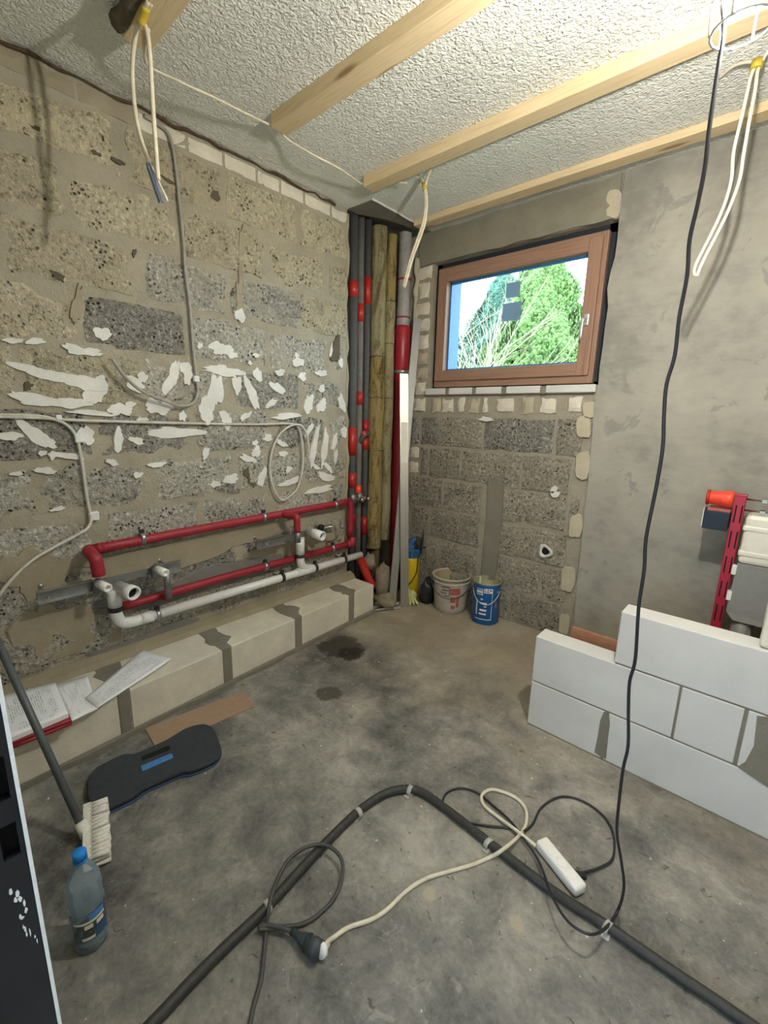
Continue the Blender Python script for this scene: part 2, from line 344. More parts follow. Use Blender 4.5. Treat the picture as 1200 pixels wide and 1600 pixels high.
class MB:
    def __init__(s): s.v = []; s.f = []; s.sm = []; s.uv = {}
    def add(s, vs, fs, smooth=False):
        o = len(s.v); s.v += [Vector(v) for v in vs]
        for f in fs: s.f.append([i + o for i in f]); s.sm.append(smooth)
        return s
    def box(s, lo, hi, bev=0.0, rot=None, piv=None):
        lo = Vector(lo); hi = Vector(hi); c = (lo + hi) / 2; h = (hi - lo) / 2
        if bev <= 0:
            vs = [Vector((x * h.x, y * h.y, z * h.z)) for x in (-1, 1) for y in (-1, 1) for z in (-1, 1)]
            fs = [(0, 1, 3, 2), (4, 6, 7, 5), (0, 4, 5, 1), (2, 3, 7, 6), (0, 2, 6, 4), (1, 5, 7, 3)]
        else:
            bm = bmesh.new(); bmesh.ops.create_cube(bm, size=2)
            for v in bm.verts: v.co = Vector((v.co.x * h.x, v.co.y * h.y, v.co.z * h.z))
            bmesh.ops.bevel(bm, geom=bm.edges[:], offset=min(bev, min(h) * 0.95), segments=2, profile=0.5, affect='EDGES')
            vs = [v.co.copy() for v in bm.verts]; fs = [[v.index for v in f.verts] for f in bm.faces]; bm.free()
        if rot is not None:
            pv = Vector(piv) if piv is not None else c
            vs = [rot @ (v + c - pv) + pv for v in vs]
        else: vs = [v + c for v in vs]
        return s.add(vs, fs)
    def tube(s, pts, r, n=8, sub=1, caps=True, closed=False, smooth=True):
        P = catmull(pts, sub, closed) if sub > 1 else [Vector(p) for p in pts]
        m = len(P); rs = r if isinstance(r, (list, tuple)) else None
        vs = []; up = None
        for i, p in enumerate(P):
            if closed: t = P[(i + 1) % m] - P[i - 1]
            else: t = P[min(i + 1, m - 1)] - P[max(i - 1, 0)]
            if t.length < 1e-9: t = Vector((0, 0, 1))
            t.normalize()
            if up is None:
                up = Vector((0, 0, 1)) if abs(t.z) < 0.9 else Vector((1, 0, 0))
            u = (up - t * up.dot(t))
            if u.length < 1e-6: u = t.orthogonal()
            u.normalize(); w = t.cross(u); up = u
            if rs: q = i / (m - 1) * (len(rs) - 1); k = min(int(q), len(rs) - 2); rr = rs[k] + (rs[k + 1] - rs[k]) * (q - k)
            else: rr = r
            for k in range(n):
                a = 2 * math.pi * k / n; vs.append(p + (u * math.cos(a) + w * math.sin(a)) * rr)
        fs = []
        for i in range(m if closed else m - 1):
            for k in range(n):
                a = i * n + k; b = i * n + (k + 1) % n; j = (i + 1) % m
                fs.append((a, b, j * n + (k + 1) % n, j * n + k))
        s.add(vs, fs, smooth)
        if caps and not closed:
            o = len(s.v) - len(vs)
            s.f.append([o + k for k in range(n)][::-1]); s.sm.append(False)
            s.f.append([o + (m - 1) * n + k for k in range(n)]); s.sm.append(False)
        return s
    def lathe(s, prof, base, axis=(0, 0, 1), n=24, smooth=True, jit=None):
        """prof: list of (radius, height along axis)"""
        ax = Vector(axis).normalized(); u = ax.orthogonal().normalized() if abs(ax.z) < 0.99 else Vector((1, 0, 0)); w = ax.cross(u); b = Vector(base)
        vs = []; fs = []
        for i, (r, h) in enumerate(prof):
            for k in range(n):
                a = 2 * math.pi * k / n; rr = r * (jit(a, h) if jit else 1.0)
                vs.append(b + ax * h + (u * math.cos(a) + w * math.sin(a)) * rr)
        for i in range(len(prof) - 1):
            for k in range(n):
                fs.append((i * n + k, i * n + (k + 1) % n, (i + 1) * n + (k + 1) % n, (i + 1) * n + k))
        return s.add(vs, fs, smooth)
    def prism(s, poly, vec, smooth=False):
        """poly: 3-D outline; extruded by vec"""
        P = [Vector(p) for p in poly]; n = len(P); v = Vector(vec)
        return s.add(P + [p + v for p in P], [list(range(n))[::-1], list(range(n, 2 * n))] + [(i, (i + 1) % n, n + (i + 1) % n, n + i) for i in range(n)], smooth)

def mesh_of(mb, name):
    me = bpy.data.meshes.new(name); me.from_pydata([tuple(v) for v in mb.v], [], mb.f); me.validate()
    if len(me.polygons) == len(mb.sm): me.polygons.foreach_set('use_smooth', mb.sm)
    bm = bmesh.new(); bm.from_mesh(me); bmesh.ops.recalc_face_normals(bm, faces=bm.faces[:]); bm.to_mesh(me); bm.free()
    return me
def thing(name, label, cat, loc=(0, 0, 0), group=None, kind=None):
    o = bpy.data.objects.new(name, None); COL.objects.link(o); o.location = loc; o.empty_display_size = 0.05
    o['label'] = label; o['category'] = cat
    if group: o['group'] = group
    if kind: o['kind'] = kind
    return o
def origin(o):
    """world origin of an object through its parents (no rotations are used on parents)"""
    p = Vector((0, 0, 0))
    while o is not None: p += Vector(o.location); o = o.parent
    return p
def obj(name, mb, mat, parent=None, label=None, cat=None, group=None, kind=None, org=None):
    """link the collected world-space geometry as one mesh object"""
    if parent is not None: o0 = origin(parent)
    elif org is not None: o0 = Vector(org)
    else:
        lo = [min(v[i] for v in mb.v) for i in range(3)]; hi = [max(v[i] for v in mb.v) for i in range(3)]
        o0 = Vector(((lo[0] + hi[0]) / 2, (lo[1] + hi[1]) / 2, lo[2]))
    for i, v in enumerate(mb.v): mb.v[i] = v - o0
    me = mesh_of(mb, name); me.materials.append(M[mat] if isinstance(mat, str) else mat)
    o = bpy.data.objects.new(name, me); COL.objects.link(o)
    if parent is not None: o.parent = parent
    else: o.location = o0
    if label: o['label'] = label
    if cat: o['category'] = cat
    if group: o['group'] = group
    if kind: o['kind'] = kind
    return o
def struct(name, mb, mat, label):
    return obj(name, mb, mat, None, label, None, None, 'structure', org=(0, 0, 0))

def plate(axis, cen, u, v, n, thick, sd, jit=0.18, back=0.006, sq=1.0):
    """thin irregular patch lying on a wall. axis 0: wall x = 0 facing +x, axis 1: wall y = 0 facing -y; u, v: in-plane half axes"""
    r = random.Random(sd); P = []; Q = []
    ph = [r.uniform(0, 6.28) for _ in range(3)]
    for k in range(n):
        a = 2 * math.pi * k / n
        ca_, sa_ = math.cos(a), math.sin(a); sq_ = 1.0 / (abs(ca_) ** (2 / sq) + abs(sa_) ** (2 / sq)) ** (sq / 2) if sq < 1 else 1.0
        q = sq_ * (1 + jit * (0.7 * math.sin(2 * a + ph[0]) + 0.6 * math.sin(3 * a + ph[1]) + 0.5 * math.sin(5 * a + ph[2])) + r.uniform(-jit, jit) * 0.8)
        h = cen[0] + (u[0] * math.cos(a) + v[0] * math.sin(a)) * q; z = cen[1] + (u[1] * math.cos(a) + v[1] * math.sin(a)) * q
        h2 = cen[0] + (u[0] * math.cos(a) + v[0] * math.sin(a)) * q * 0.94; z2 = cen[1] + (u[1] * math.cos(a) + v[1] * math.sin(a)) * q * 0.94
        if axis == 0: P.append((-back, h, z)); Q.append((thick, h2, z2))
        else: P.append((h, back, z)); Q.append((h2, -thick, z2))
    m = n; cc = (thick, cen[0], cen[1]) if axis == 0 else (cen[0], -thick, cen[1]); vs = P + Q + [cc]
    return MB().add(vs, [(m + i, m + (i + 1) % m, 2 * m) for i in range(m)] + [(i, (i + 1) % m, m + (i + 1) % m, m + i) for i in range(m)])

def rough_block(u0, u1, z0, z1, axis, proud, sd, depth=0.05, nx=6, nz=4, edge=0.016, rough=0.004):
    """one masonry block: uneven front, crumbled edges; 54 quads"""
    r = random.Random(sd); vs = []; fs = []
    for j in range(nz + 1):
        for i in range(nx + 1):
            a = i / nx; b = j / nz; e = (i in (0, nx)) or (j in (0, nz))
            u = u0 + (u1 - u0) * a; z = z0 + (z1 - z0) * b; d = proud + r.uniform(-rough, rough)
            if i == 0: u += r.uniform(0, edge)
            if i == nx: u -= r.uniform(0, edge)
            if j == 0: z += r.uniform(0, edge)
            if j == nz: z -= r.uniform(0, edge)
            if e: d -= 0.004 + r.uniform(0, 0.007)
            vs.append((u, z, d))
    W_ = nx + 1
    for j in range(nz):
        for i in range(nx): fs.append((j * W_ + i, j * W_ + i + 1, (j + 1) * W_ + i + 1, (j + 1) * W_ + i))
    rim = [i for i in range(W_)] + [j * W_ + nx for j in range(1, nz + 1)] + [nz * W_ + i for i in range(nx - 1, -1, -1)] + [j * W_ for j in range(nz - 1, 0, -1)]
    o = len(vs)
    for k in rim: u, z, d = vs[k]; vs.append((u, z, -depth))
    m = len(rim)
    for k in range(m): fs.append((rim[k], rim[(k + 1) % m], o + (k + 1) % m, o + k))
    if axis == 0: P = [(d, u, z) for u, z, d in vs]
    else: P = [(u, -d, z) for u, z, d in vs]
    return MB().add(P, fs, False)

def cable(name, pts, r, mat, label=None, cat=None, parent=None, n=6, sub=8, group=None):
    return obj(name, MB().tube(pts, r, n, sub), mat, parent, label, cat, group)

# ------------------------------------------------------------------ the setting
H = 2.97; XR = 3.45; YF = -3.033
fl = MB().box((-0.30, -5.2, -0.12), (XR, 0.30, 0.0)); floor = struct('floor', fl, 'floor', 'worn grey concrete floor with stains, browner towards the window wall')

# ceiling: rough-cast sheet with the open corner of the pipe shaft left out
cl = MB()
cl.box((-0.02, YF - 0.12, H), (XR, -0.66, H + 0.05)); cl.box((0.235, -0.66, H), (XR, 0.02, H + 0.05))
ceiling = struct('ceiling', cl, 'ceiling', 'white rough-cast ceiling')
sl = MB().box((-0.32, YF - 0.12, H + 0.05), (XR + 0.1, 0.30, H + 0.25)); obj('ceiling_slab', sl, 'mortar_grey', ceiling)
# ragged grey slab edge around the shaft opening
e = MB(); r = random.Random(3); ring = [];
pts = [(0.0, -0.67), (0.235, -0.66), (0.235, 0.0), (0.18, 0.0), (0.16, -0.12), (0.13, -0.28), (0.10, -0.40), (0.03, -0.52), (0.0, -0.58)]
e.prism([(x, y, H - 0.006) for x, y in pts], (0, 0, 0.05)); obj('broken_edge', e, 'mortar_grey', ceiling)
e = MB().tube([(0.238, -0.68 + 0.07 * k, H - 0.004 + r.uniform(-0.003, 0.003)) for k in range(10)], 0.007, 6, 2); obj('edge_strip', e, 'lime', ceiling)

# left wall -----------------------------------------------------------------
wl = MB().box((-0.25, YF - 0.12, 0), (-0.007, -0.67, H)); wall_left = struct('wall_left', wl, 'mortar', 'left wall of bare pumice concrete blocks with white plaster remains')
ZC = [0.01 + 0.26 * k for k in range(12)]
for k in range(11):
    z0, z1 = ZC[k] + 0.008, ZC[k + 1] - 0.008
    off = -2.38 if k % 2 == 1 else -2.125
    j0 = off - 1.02
    edges = [j0 + 0.51 * i for i in range(8)]
    for i in range(7):
        a, b = max(edges[i], YF - 0.1), min(edges[i + 1], -0.66)
        if b - a < 0.06: continue
        rr = random.Random(k * 31 + i)
        if k == 7 and i == 2: mt = 'block_dark'
        elif k >= 8: mt = rr.choice(['block_beige', 'block_beige', 'block_beige', 'block_grey'])
        elif k >= 6: mt = rr.choice(['block_grey', 'block_grey', 'block_beige', 'block_dark'])
        else: mt = rr.choice(['block_grey', 'block_grey', 'block_grey', 'block_dark'])
        pr = rr.uniform(-0.004, 0.004)
        obj('block', rough_block(a + 0.009, b - 0.009, z0, z1, 0, pr, k * 97 + i, edge=0.022, nx=max(2, int((b - a) / 0.075))), mt, wall_left)
# top course of small pale stones
y = YF - 0.1; rr = random.Random(5)
while y < -0.72:
    w = rr.uniform(0.16, 0.25); y1 = min(y + w, -0.665)
    obj('filler_stone', rough_block(y + 0.006, y1 - 0.006, 2.872, 2.945 + rr.uniform(-0.006, 0.004), 0, 0.002, int(y * 1000), nx=4, nz=2, rough=0.002, edge=0.005), 'aac_cream' if y > -2.1 else 'coat', wall_left); y = y1
# dark crack with ragged filling under the ceiling
pts = [(0.004 + rr.uniform(-0.004, 0.006), YF - 0.1 + 0.06 * k, 2.957 + rr.uniform(-0.008, 0.008)) for k in range(40)]
obj('crack_filling', MB().tube(pts, [rr.uniform(0.003, 0.010) for _ in range(40)], 6, 2), 'crack', wall_left)
# ragged cut edge of the wall at the shaft
pts = [(-0.015 + rr.uniform(-0.006, 0.006), -0.662 + rr.uniform(-0.012, 0.012), 0.02 + 0.075 * k) for k in range(40)]
obj('cut_edge', MB().tube(pts, [rr.uniform(0.010, 0.02) for _ in range(40)], 6, 2), 'mortar', wall_left)
# remains of white lime plaster / adhesive, where they stick to the blocks
LIME = [(-1.684, 1.916, 0.068, -0.003, -0.008, -0.033), (-1.612, 1.888, 0.029, -0.001, -0.004, -0.018), (-2.295, 1.912, 0.033, 0.002, -0.005, -0.030), (-2.642, 1.833, 0.037, 0.005, -0.001, -0.010), (-2.564, 1.841, 0.033, 0.010, 0.000, -0.013), (-2.410, 1.822, 0.056, -0.007, -0.005, -0.017), (-2.350, 1.821, 0.046, -0.002, -0.003, -0.015),
 (-2.544, 1.707, 0.104, -0.022, -0.008, -0.024), (-2.399, 1.676, 0.087, -0.012, -0.008, -0.033), (-2.349, 1.643, 0.041, 0.049, 0.031, -0.029), (-2.581, 1.588, 0.099, -0.012, -0.006, -0.022), (-2.448, 1.579, 0.074, 0.003, -0.002, -0.020), (-2.648, 1.599, 0.020, -0.018, -0.008, -0.011), (-2.373, 1.536, 0.084, -0.003, -0.002, -0.012), (-2.252, 1.555, 0.047, -0.003, -0.005, -0.029), (-2.202, 1.582, 0.024, 0.009, 0.003, -0.012),
 (-2.172, 1.685, 0.043, -0.030, -0.016, -0.022), (-2.132, 1.720, 0.022, 0.002, -0.002, -0.029), (-1.981, 1.731, 0.028, -0.009, -0.036, -0.076), (-2.086, 1.576, 0.042, -0.015, -0.013, -0.029), (-2.027, 1.571, 0.037, 0.011, 0.006, -0.029), (-1.900, 1.789, 0.029, 0.002, -0.002, -0.034), (-1.892, 1.745, 0.022, 0.002, -0.003, -0.041), (-1.914, 1.787, 0.022, 0.002, -0.002, -0.027),
 (-2.621, 1.447, 0.059, -0.050, -0.013, -0.022), (-2.574, 1.403, 0.035, -0.017, -0.009, -0.022), (-2.701, 1.431, 0.043, -0.006, -0.004, -0.017), (-2.411, 1.429, 0.033, 0.000, -0.004, -0.040), (-2.273, 1.401, 0.021, -0.003, -0.012, -0.057), (-2.188, 1.399, 0.033, -0.017, -0.008, -0.014), (-1.979, 1.437, 0.155, -0.007, -0.002, -0.025), (-2.500, 1.334, 0.061, -0.013, -0.003, -0.014), (-2.594, 1.351, 0.014, -0.001, -0.002, -0.012), (-2.557, 1.340, 0.013, 0.000, -0.002, -0.018),
 (-1.739, 1.660, 0.044, -0.002, -0.016, -0.095), (-1.795, 1.567, 0.047, 0.009, 0.008, -0.065), (-1.710, 1.806, 0.049, 0.005, -0.001, -0.018), (-1.662, 1.792, 0.118, 0.005, -0.003, -0.025), (-1.591, 1.724, 0.026, 0.004, 0.004, -0.056), (-1.446, 1.792, 0.028, 0.005, 0.005, -0.038), (-1.492, 1.673, 0.030, 0.011, 0.035, -0.079), (-1.300, 1.719, 0.048, -0.033, -0.020, -0.019), (-1.277, 1.818, 0.036, 0.003, 0.000, -0.020), (-1.353, 1.619, 0.039, 0.028, 0.013, -0.012),
 (-1.129, 1.897, 0.039, -0.011, -0.017, -0.028), (-1.093, 1.808, 0.033, 0.003, -0.001, -0.025), (-0.922, 1.843, 0.048, 0.005, 0.000, -0.021), (-1.228, 1.540, 0.118, 0.008, 0.001, -0.017), (-1.041, 1.622, 0.035, -0.001, -0.008, -0.062), (-0.923, 1.617, 0.027, -0.017, -0.043, -0.039), (-0.722, 1.642, 0.033, 0.006, 0.017, -0.055), (-0.922, 1.738, 0.030, 0.002, -0.001, -0.023), (-1.678, 1.510, 0.029, 0.006, 0.009, -0.052), (-1.543, 1.535, 0.032, 0.023, 0.011, -0.012), (-1.936, 1.528, 0.018, 0.001, -0.002, -0.028),
 (-1.815, 1.316, 0.019, -0.004, -0.007, -0.030), (-1.475, 1.309, 0.033, 0.003, 0.004, -0.033), (-1.533, 1.267, 0.060, -0.025, -0.008, -0.015), (-1.385, 1.397, 0.035, 0.000, -0.001, -0.021), (-1.482, 1.367, 0.019, -0.001, -0.001, -0.017), (-1.275, 1.357, 0.039, -0.013, -0.008, -0.016), (-1.267, 1.287, 0.032, -0.001, 0.000, -0.017), (-0.998, 1.316, 0.023, -0.004, -0.039, -0.133), (-1.038, 1.445, 0.016, -0.006, -0.030, -0.049), (-0.895, 1.313, 0.025, -0.004, -0.025, -0.131), (-0.864, 1.168, 0.045, -0.038, -0.014, -0.010), (-0.988, 1.186, 0.037, -0.027, -0.012, -0.010), (-0.799, 1.357, 0.018, -0.004, -0.022, -0.064), (-0.786, 1.250, 0.019, -0.003, -0.009, -0.043), (-0.701, 1.428, 0.027, -0.001, 0.001, -0.044), (-1.439, 1.143, 0.028, -0.010, -0.023, -0.054), (-1.664, 1.150, 0.051, 0.009, 0.006, -0.023), (-1.767, 1.128, 0.029, -0.003, -0.001, -0.019), (-1.202, 1.092, 0.084, 0.017, 0.008, -0.022), (-0.877, 1.096, 0.088, -0.026, -0.009, -0.023), (-1.222, 1.179, 0.024, 0.009, 0.010, -0.016), (-1.550, 2.120, 0.031, 0.005, -0.001, -0.036), (-1.450, 1.906, 0.023, 0.003, 0.000, -0.011), (-1.497, 1.856, 0.013, 0.001, -0.001, -0.012), (-1.139, 1.941, 0.021, 0.002, 0.000, -0.013), (-0.736, 1.932, 0.019, 0.002, 0.000, -0.037), (-0.830, 2.006, 0.012, 0.001, -0.004, -0.040), (-1.811, 1.917, 0.015, 0.002, -0.001, -0.017),
 (-2.398, 1.685, 0.018, -0.003, -0.004, -0.015), (-2.150, 1.508, 0.026, 0.001, -0.001, -0.010), (-2.312, 1.293, 0.028, -0.008, -0.003, -0.013), (-2.197, 1.218, 0.019, -0.002, -0.002, -0.017), (-2.095, 1.266, 0.040, 0.001, 0.000, -0.014), (-2.594, 1.271, 0.044, -0.006, -0.001, -0.012), (-2.699, 1.265, 0.022, -0.002, -0.001, -0.009), (-2.565, 1.085, 0.025, 0.005, 0.001, -0.009), (-0.941, 1.005, 0.125, 0.007, 0.005, -0.020)]
for i, q in enumerate(LIME):
    obj('plaster_remnant', plate(0, (q[0], q[1]), (q[2] * 1.12, q[3] * 1.12), (q[4] * 1.12, q[5] * 1.12), 26, 0.0045 + 0.0004 * (i % 9), 100 + i, 0.19), 'lime', wall_left)
COATS = [((-1.936, 0.743, 0.676, 0.014, 0.012, -0.081), 'coat'), ((-1.828, 0.532, 0.561, 0.000, 0.015, -0.079), 'wash'), ((-2.674, 0.775, 0.152, -0.022, -0.006, -0.127), 'coat'), ((-2.160, 0.245, 0.418, 0.010, 0.016, -0.076), 'wash'), ((-1.128, 0.618, 0.371, 0.002, 0.024, -0.091), 'coat'), ((-2.631, 0.479, 0.162, -0.021, 0.004, -0.156), 'coat'), ((-1.419, 0.206, 0.576, -0.025, 0.017, -0.062), 'coat'),
    ]
for i, (q, mt) in enumerate(COATS):
    obj('mortar_coat', plate(0, (q[0], q[1]), (q[2], q[3]), (q[4], q[5]), 30, 0.003 + 0.0002 * i, 300 + i, 0.2), mt, wall_left)

HOLES = [(-2.462, 2.695, 0.015, -0.003, -0.004, -0.008), (-2.244, 2.690, 0.020, -0.002, -0.005, -0.009), (-2.152, 2.692, 0.031, -0.004, -0.005, -0.009), (-1.926, 2.694, 0.033, -0.006, -0.006, -0.010), (-2.116, 2.312, 0.009, 0.002, -0.002, -0.018), (-2.450, 2.134, 0.024, -0.018, -0.009, -0.012), (-1.671, 2.714, 0.031, 0.001, -0.011, -0.024), (-1.543, 2.417, 0.013, 0.003, -0.001, -0.021), (-1.594, 2.231, 0.009, 0.002, -0.001, -0.018), (-1.234, 2.231, 0.154, 0.018, -0.011, -0.078), (-2.611, 1.648, 0.014, -0.010, -0.009, -0.015), (-1.684, 1.100, 0.070, -0.007, -0.002, -0.040), (-1.524, 1.159, 0.042, -0.004, -0.003, -0.067), (-2.385, 0.839, 0.053, 0.000, 0.001, -0.013), (-0.781, 2.012, 0.051, 0.006, 0.000, -0.080)]
for i, q in enumerate(HOLES):
    obj('broken_spot', plate(0, (q[0], q[1]), (q[2], q[3]), (q[4], q[5]), 18, 0.0025 + 0.0003 * (i % 5), 800 + i, 0.25), 'hollow_shade' if abs(q[2]) < 0.06 else 'block_dark', wall_left)  # small dark plates: shade of broken-out hollows put into their colour
for i, q in enumerate([(-1.524, 2.466, 0.021, 0.005, -0.016, -0.141), (-1.547, 2.254, 0.021, 0.005, -0.005, -0.106), (-1.544, 2.139, 0.030, 0.005, -0.003, -0.051), (-2.389, 2.018, 0.020, 0.001, -0.018, -0.091)]):
    obj('mortar_run', plate(0, (q[0], q[1]), (q[2], q[3]), (q[4], q[5]), 26, 0.005 + 0.0004 * i, 850 + i, 0.24), 'coat', wall_left)
# shaft walls behind the pipes, right wall, door wall, added hall
sh = MB().box((-0.36, -0.70, 0), (-0.25, 0.35, H + 0.2)); struct('wall_shaft', sh, 'mortar_grey', 'dark rear wall of the pipe shaft')
wr = MB().box((XR, -5.2, 0), (XR + 0.15, 0.35, H + 0.1)); struct('wall_right', wr, 'plaster', 'right wall of grey plaster')
DX0, DX1, DZ = 1.930, 2.95, 2.10
wf = MB().box((-0.25, YF - 0.13, 0), (DX0 - 0.03, YF - 0.004, H)); wf.box((DX1 + 0.03, YF - 0.13, 0), (XR, YF - 0.004, H)); wf.box((DX0 - 0.03, YF - 0.13, DZ), (DX1 + 0.03, YF - 0.004, H))
struct('wall_front', wf, 'plaster', 'wall with the doorway')
hl = MB().box((-1.2, -5.3, 0), (0.3, -5.2, H + 0.1)); hl.box((0.3, -5.3, 0), (XR, -5.2, 1.15)); hl.box((0.3, -5.3, 2.05), (XR, -5.2, H + 0.1)); hl.box((-1.2, -5.2, H), (XR, YF - 0.13, H + 0.1)); hl.box((-1.2, -5.2, -0.12), (-0.30, YF - 0.13, 0))  # added unseen hall: shuts out the sun, opening sized for sky fill
struct('wall_hall_added', hl, 'hall', 'unseen hall added beyond the doorway to steer the daylight')

# window wall -----------------------------------------------------------------
WX0, WX1, WZ0, WZ1 = 0.262, 1.640, 1.775, 2.735
wb = MB()
wb.box((-0.25, 0.014, 0), (XR, 0.34, WZ0)); wb.box((-0.25, 0.014, WZ1), (XR, 0.34, H)); wb.box((-0.25, 0.014, WZ0), (WX0, 0.34, WZ1)); wb.box((WX1, 0.014, WZ0), (XR, 0.34, WZ1))
wall_back = struct('wall_back', wb, 'mortar_back', 'window wall of bare blocks and grey plaster')
ZB = [0.0, 0.262, 0.525, 0.79, 1.05, 1.312, 1.572]
JX = [[0.13, 0.60, 1.04, 1.56], [0.13, 0.46, 0.835, 0.955, 1.36, 1.56], [0.13, 0.34, 0.835, 0.955, 1.53], [0.13, 0.46, 0.835, 0.955, 1.50, 1.58], [0.12, 0.23, 0.44, 0.80, 0.98, 1.40, 1.58], [0.21, 0.31, 0.70, 1.11, 1.56]]
JX[0] = [0.10, 0.46, 0.82, 1.14, 1.54]
JX[4] = [0.205, 0.30, 0.62, 1.14, 1.50]
JX[5] = [0.205, 0.40, 0.80, 1.36, 1.55]
for k in range(6):
    for i in range(len(JX[k]) - 1):
        a, b = JX[k][i], JX[k][i + 1]; rr = random.Random(k * 13 + i + 400)
        if abs((a + b) / 2 - 0.895) < 0.04 and b - a < 0.15: continue
        obj('block', rough_block(a + 0.006, b - 0.006, ZB[k] + 0.006, ZB[k + 1] - 0.006, 1, rr.uniform(-0.004, 0.004), k * 57 + i + 900, nx=max(2, int((b - a) / 0.075))), 'block_back' if k < 5 or i % 2 else 'block_dark', wall_back)
# chase closed with smooth grey mortar
q = [(0.887, 0.000, 1.102), (0.996, 0.000, 1.143), (1.020, 0.000, 0.985), (1.021, 0.000, 0.607), (1.008, 0.000, 0.314), (0.885, 0.000, 0.281), (0.890, 0.000, 0.579), (0.897, 0.000, 0.841)]
obj('mortar_chase', MB().prism([(x, -0.010, z) for x, y_, z in q], (0, 0.02, 0)), 'mortar_grey', wall_back)
# stub of pale stones at the shaft corner
for k, (a, b, z0, z1, mt) in enumerate([(0.09, 0.20, 1.32, 1.56, 'block_dark'), (0.08, 0.20, 1.20, 1.31, 'aac_cream'), (0.08, 0.20, 1.06, 1.18, 'aac_cream'), (0.06, 0.22, 0.80, 1.04, 'block_back'), (0.05, 0.12, 0.53, 0.79, 'block_back'), (0.05, 0.12, 0.27, 0.52, 'block_back')]):
    obj('corner_stone', rough_block(a + 0.005, b - 0.005, z0 + 0.005, z1 - 0.005, 1, 0.0, 700 + k, nx=3, nz=3, rough=0.003), mt, wall_back)
z = 1.60; rr = random.Random(9)
while z < 2.66:
    h = rr.uniform(0.115, 0.15)
    obj('jamb_stone', rough_block(0.12 + rr.uniform(-0.012, 0.012), 0.250 + rr.uniform(-0.010, 0.008), z, z + h - 0.02, 1, rr.uniform(-0.002, 0.006), int(z * 999), nx=3, nz=3, rough=0.003, edge=0.012), 'aac_cream' if rr.random() < 0.7 else 'cream_filler', wall_back); z += h
pts = [(0.105 + rr.uniform(-0.012, 0.012), 0.004, 1.75 + 0.05 * k) for k in range(22)]
obj('plaster_ridge', MB().tube(pts, [rr.uniform(0.012, 0.03) for _ in range(22)], 7, 2), 'cream_filler', wall_back)
# row of small pale stones under the sill
for i, (a, b) in enumerate([(0.305, 0.40), (0.41, 0.525), (0.56, 0.63), (0.655, 0.765), (0.785, 0.83), (0.90, 1.04), (1.10, 1.195), (1.235, 1.35), (1.42, 1.515)]):
    obj('sill_stone', rough_block(a, b, 1.588 + 0.006 * (i % 3), 1.715 - 0.008 * (i % 2), 1, 0.003, 1200 + i, nx=3, nz=3, rough=0.002, edge=0.016), 'aac_cream' if i % 3 else 'cream_filler', wall_back)
sx = [0.262, 0.455, 0.49, 0.70, 0.735, 0.945, 0.985, 1.235, 1.275, 1.595]
for i in range(0, len(sx), 2):
    obj('sill_slab', MB().box((sx[i], -0.028, 1.735), (sx[i + 1], 0.10, 1.785), 0.006), 'aac', wall_back)
for i in range(1, len(sx) - 1, 2):
    obj('sill_joint', MB().box((sx[i] - 0.002, -0.022, 1.730), (sx[i + 1] + 0.002, 0.10, 1.782), 0.004), 'mortar_grey', wall_back)
# concrete lintel and rounded filler stones against the plaster edge
obj('lintel', rough_block(0.12, 1.60, 2.725, H, 1, 0.010, 55, nx=12, nz=3, rough=0.004, depth=0.03), 'lintel', wall_back)
for i, q in enumerate([(1.543, 1.517, 0.048, 0.001, 0.008, -0.070), (1.568, 1.267, 0.049, 0.001, 0.004, -0.093), (1.569, 0.851, 0.046, 0.004, 0.003, -0.081), (1.560, 0.464, 0.047, 0.007, 0.001, -0.095), (1.571, 1.628, 0.046, 0.000, 0.006, -0.053), (1.570, 0.126, 0.035, 0.009, 0.003, -0.079), (1.569, 2.813, 0.047, -0.016, 0.001, -0.074)]):
    obj('filler_patch', plate(1, (q[0], q[1]), (q[2], q[3]), (q[4], q[5]), 20, 0.007, 500 + i, 0.06, sq=0.5), 'cream_filler', wall_back)
# plaster field with ragged edge on its window side
edge = [(1.615, 0.000, 2.940), (1.608, -0.000, 2.863), (1.610, 0.000, 2.712), (1.614, 0.000, 2.619), (1.613, 0.000, 2.516), (1.598, 0.000, 2.438), (1.591, 0.000, 2.343), (1.608, 0.000, 2.239), (1.604, 0.000, 2.122), (1.605, 0.000, 2.017), (1.602, -0.000, 1.883), (1.606, 0.000, 1.786), (1.593, 0.000, 1.700), (1.605, 0.000, 1.466), (1.615, 0.000, 1.216), (1.616, 0.000, 0.957), (1.622, 0.000, 0.689), (1.627, 0.000, 0.411), (1.636, 0.000, 0.100), (1.634, 0.000, -0.000)]
pl = [(x, 0.016, max(0.0, min(H, z))) for x, y_, z in edge]
pl[-1] = (pl[-1][0], 0.016, 0.0); pl[0] = (pl[0][0], 0.016, H)
obj('plaster_field', MB().prism(pl + [(XR, 0.016, 0.0), (XR, 0.016, H)], (0, -0.028, 0)), 'plaster', wall_back)
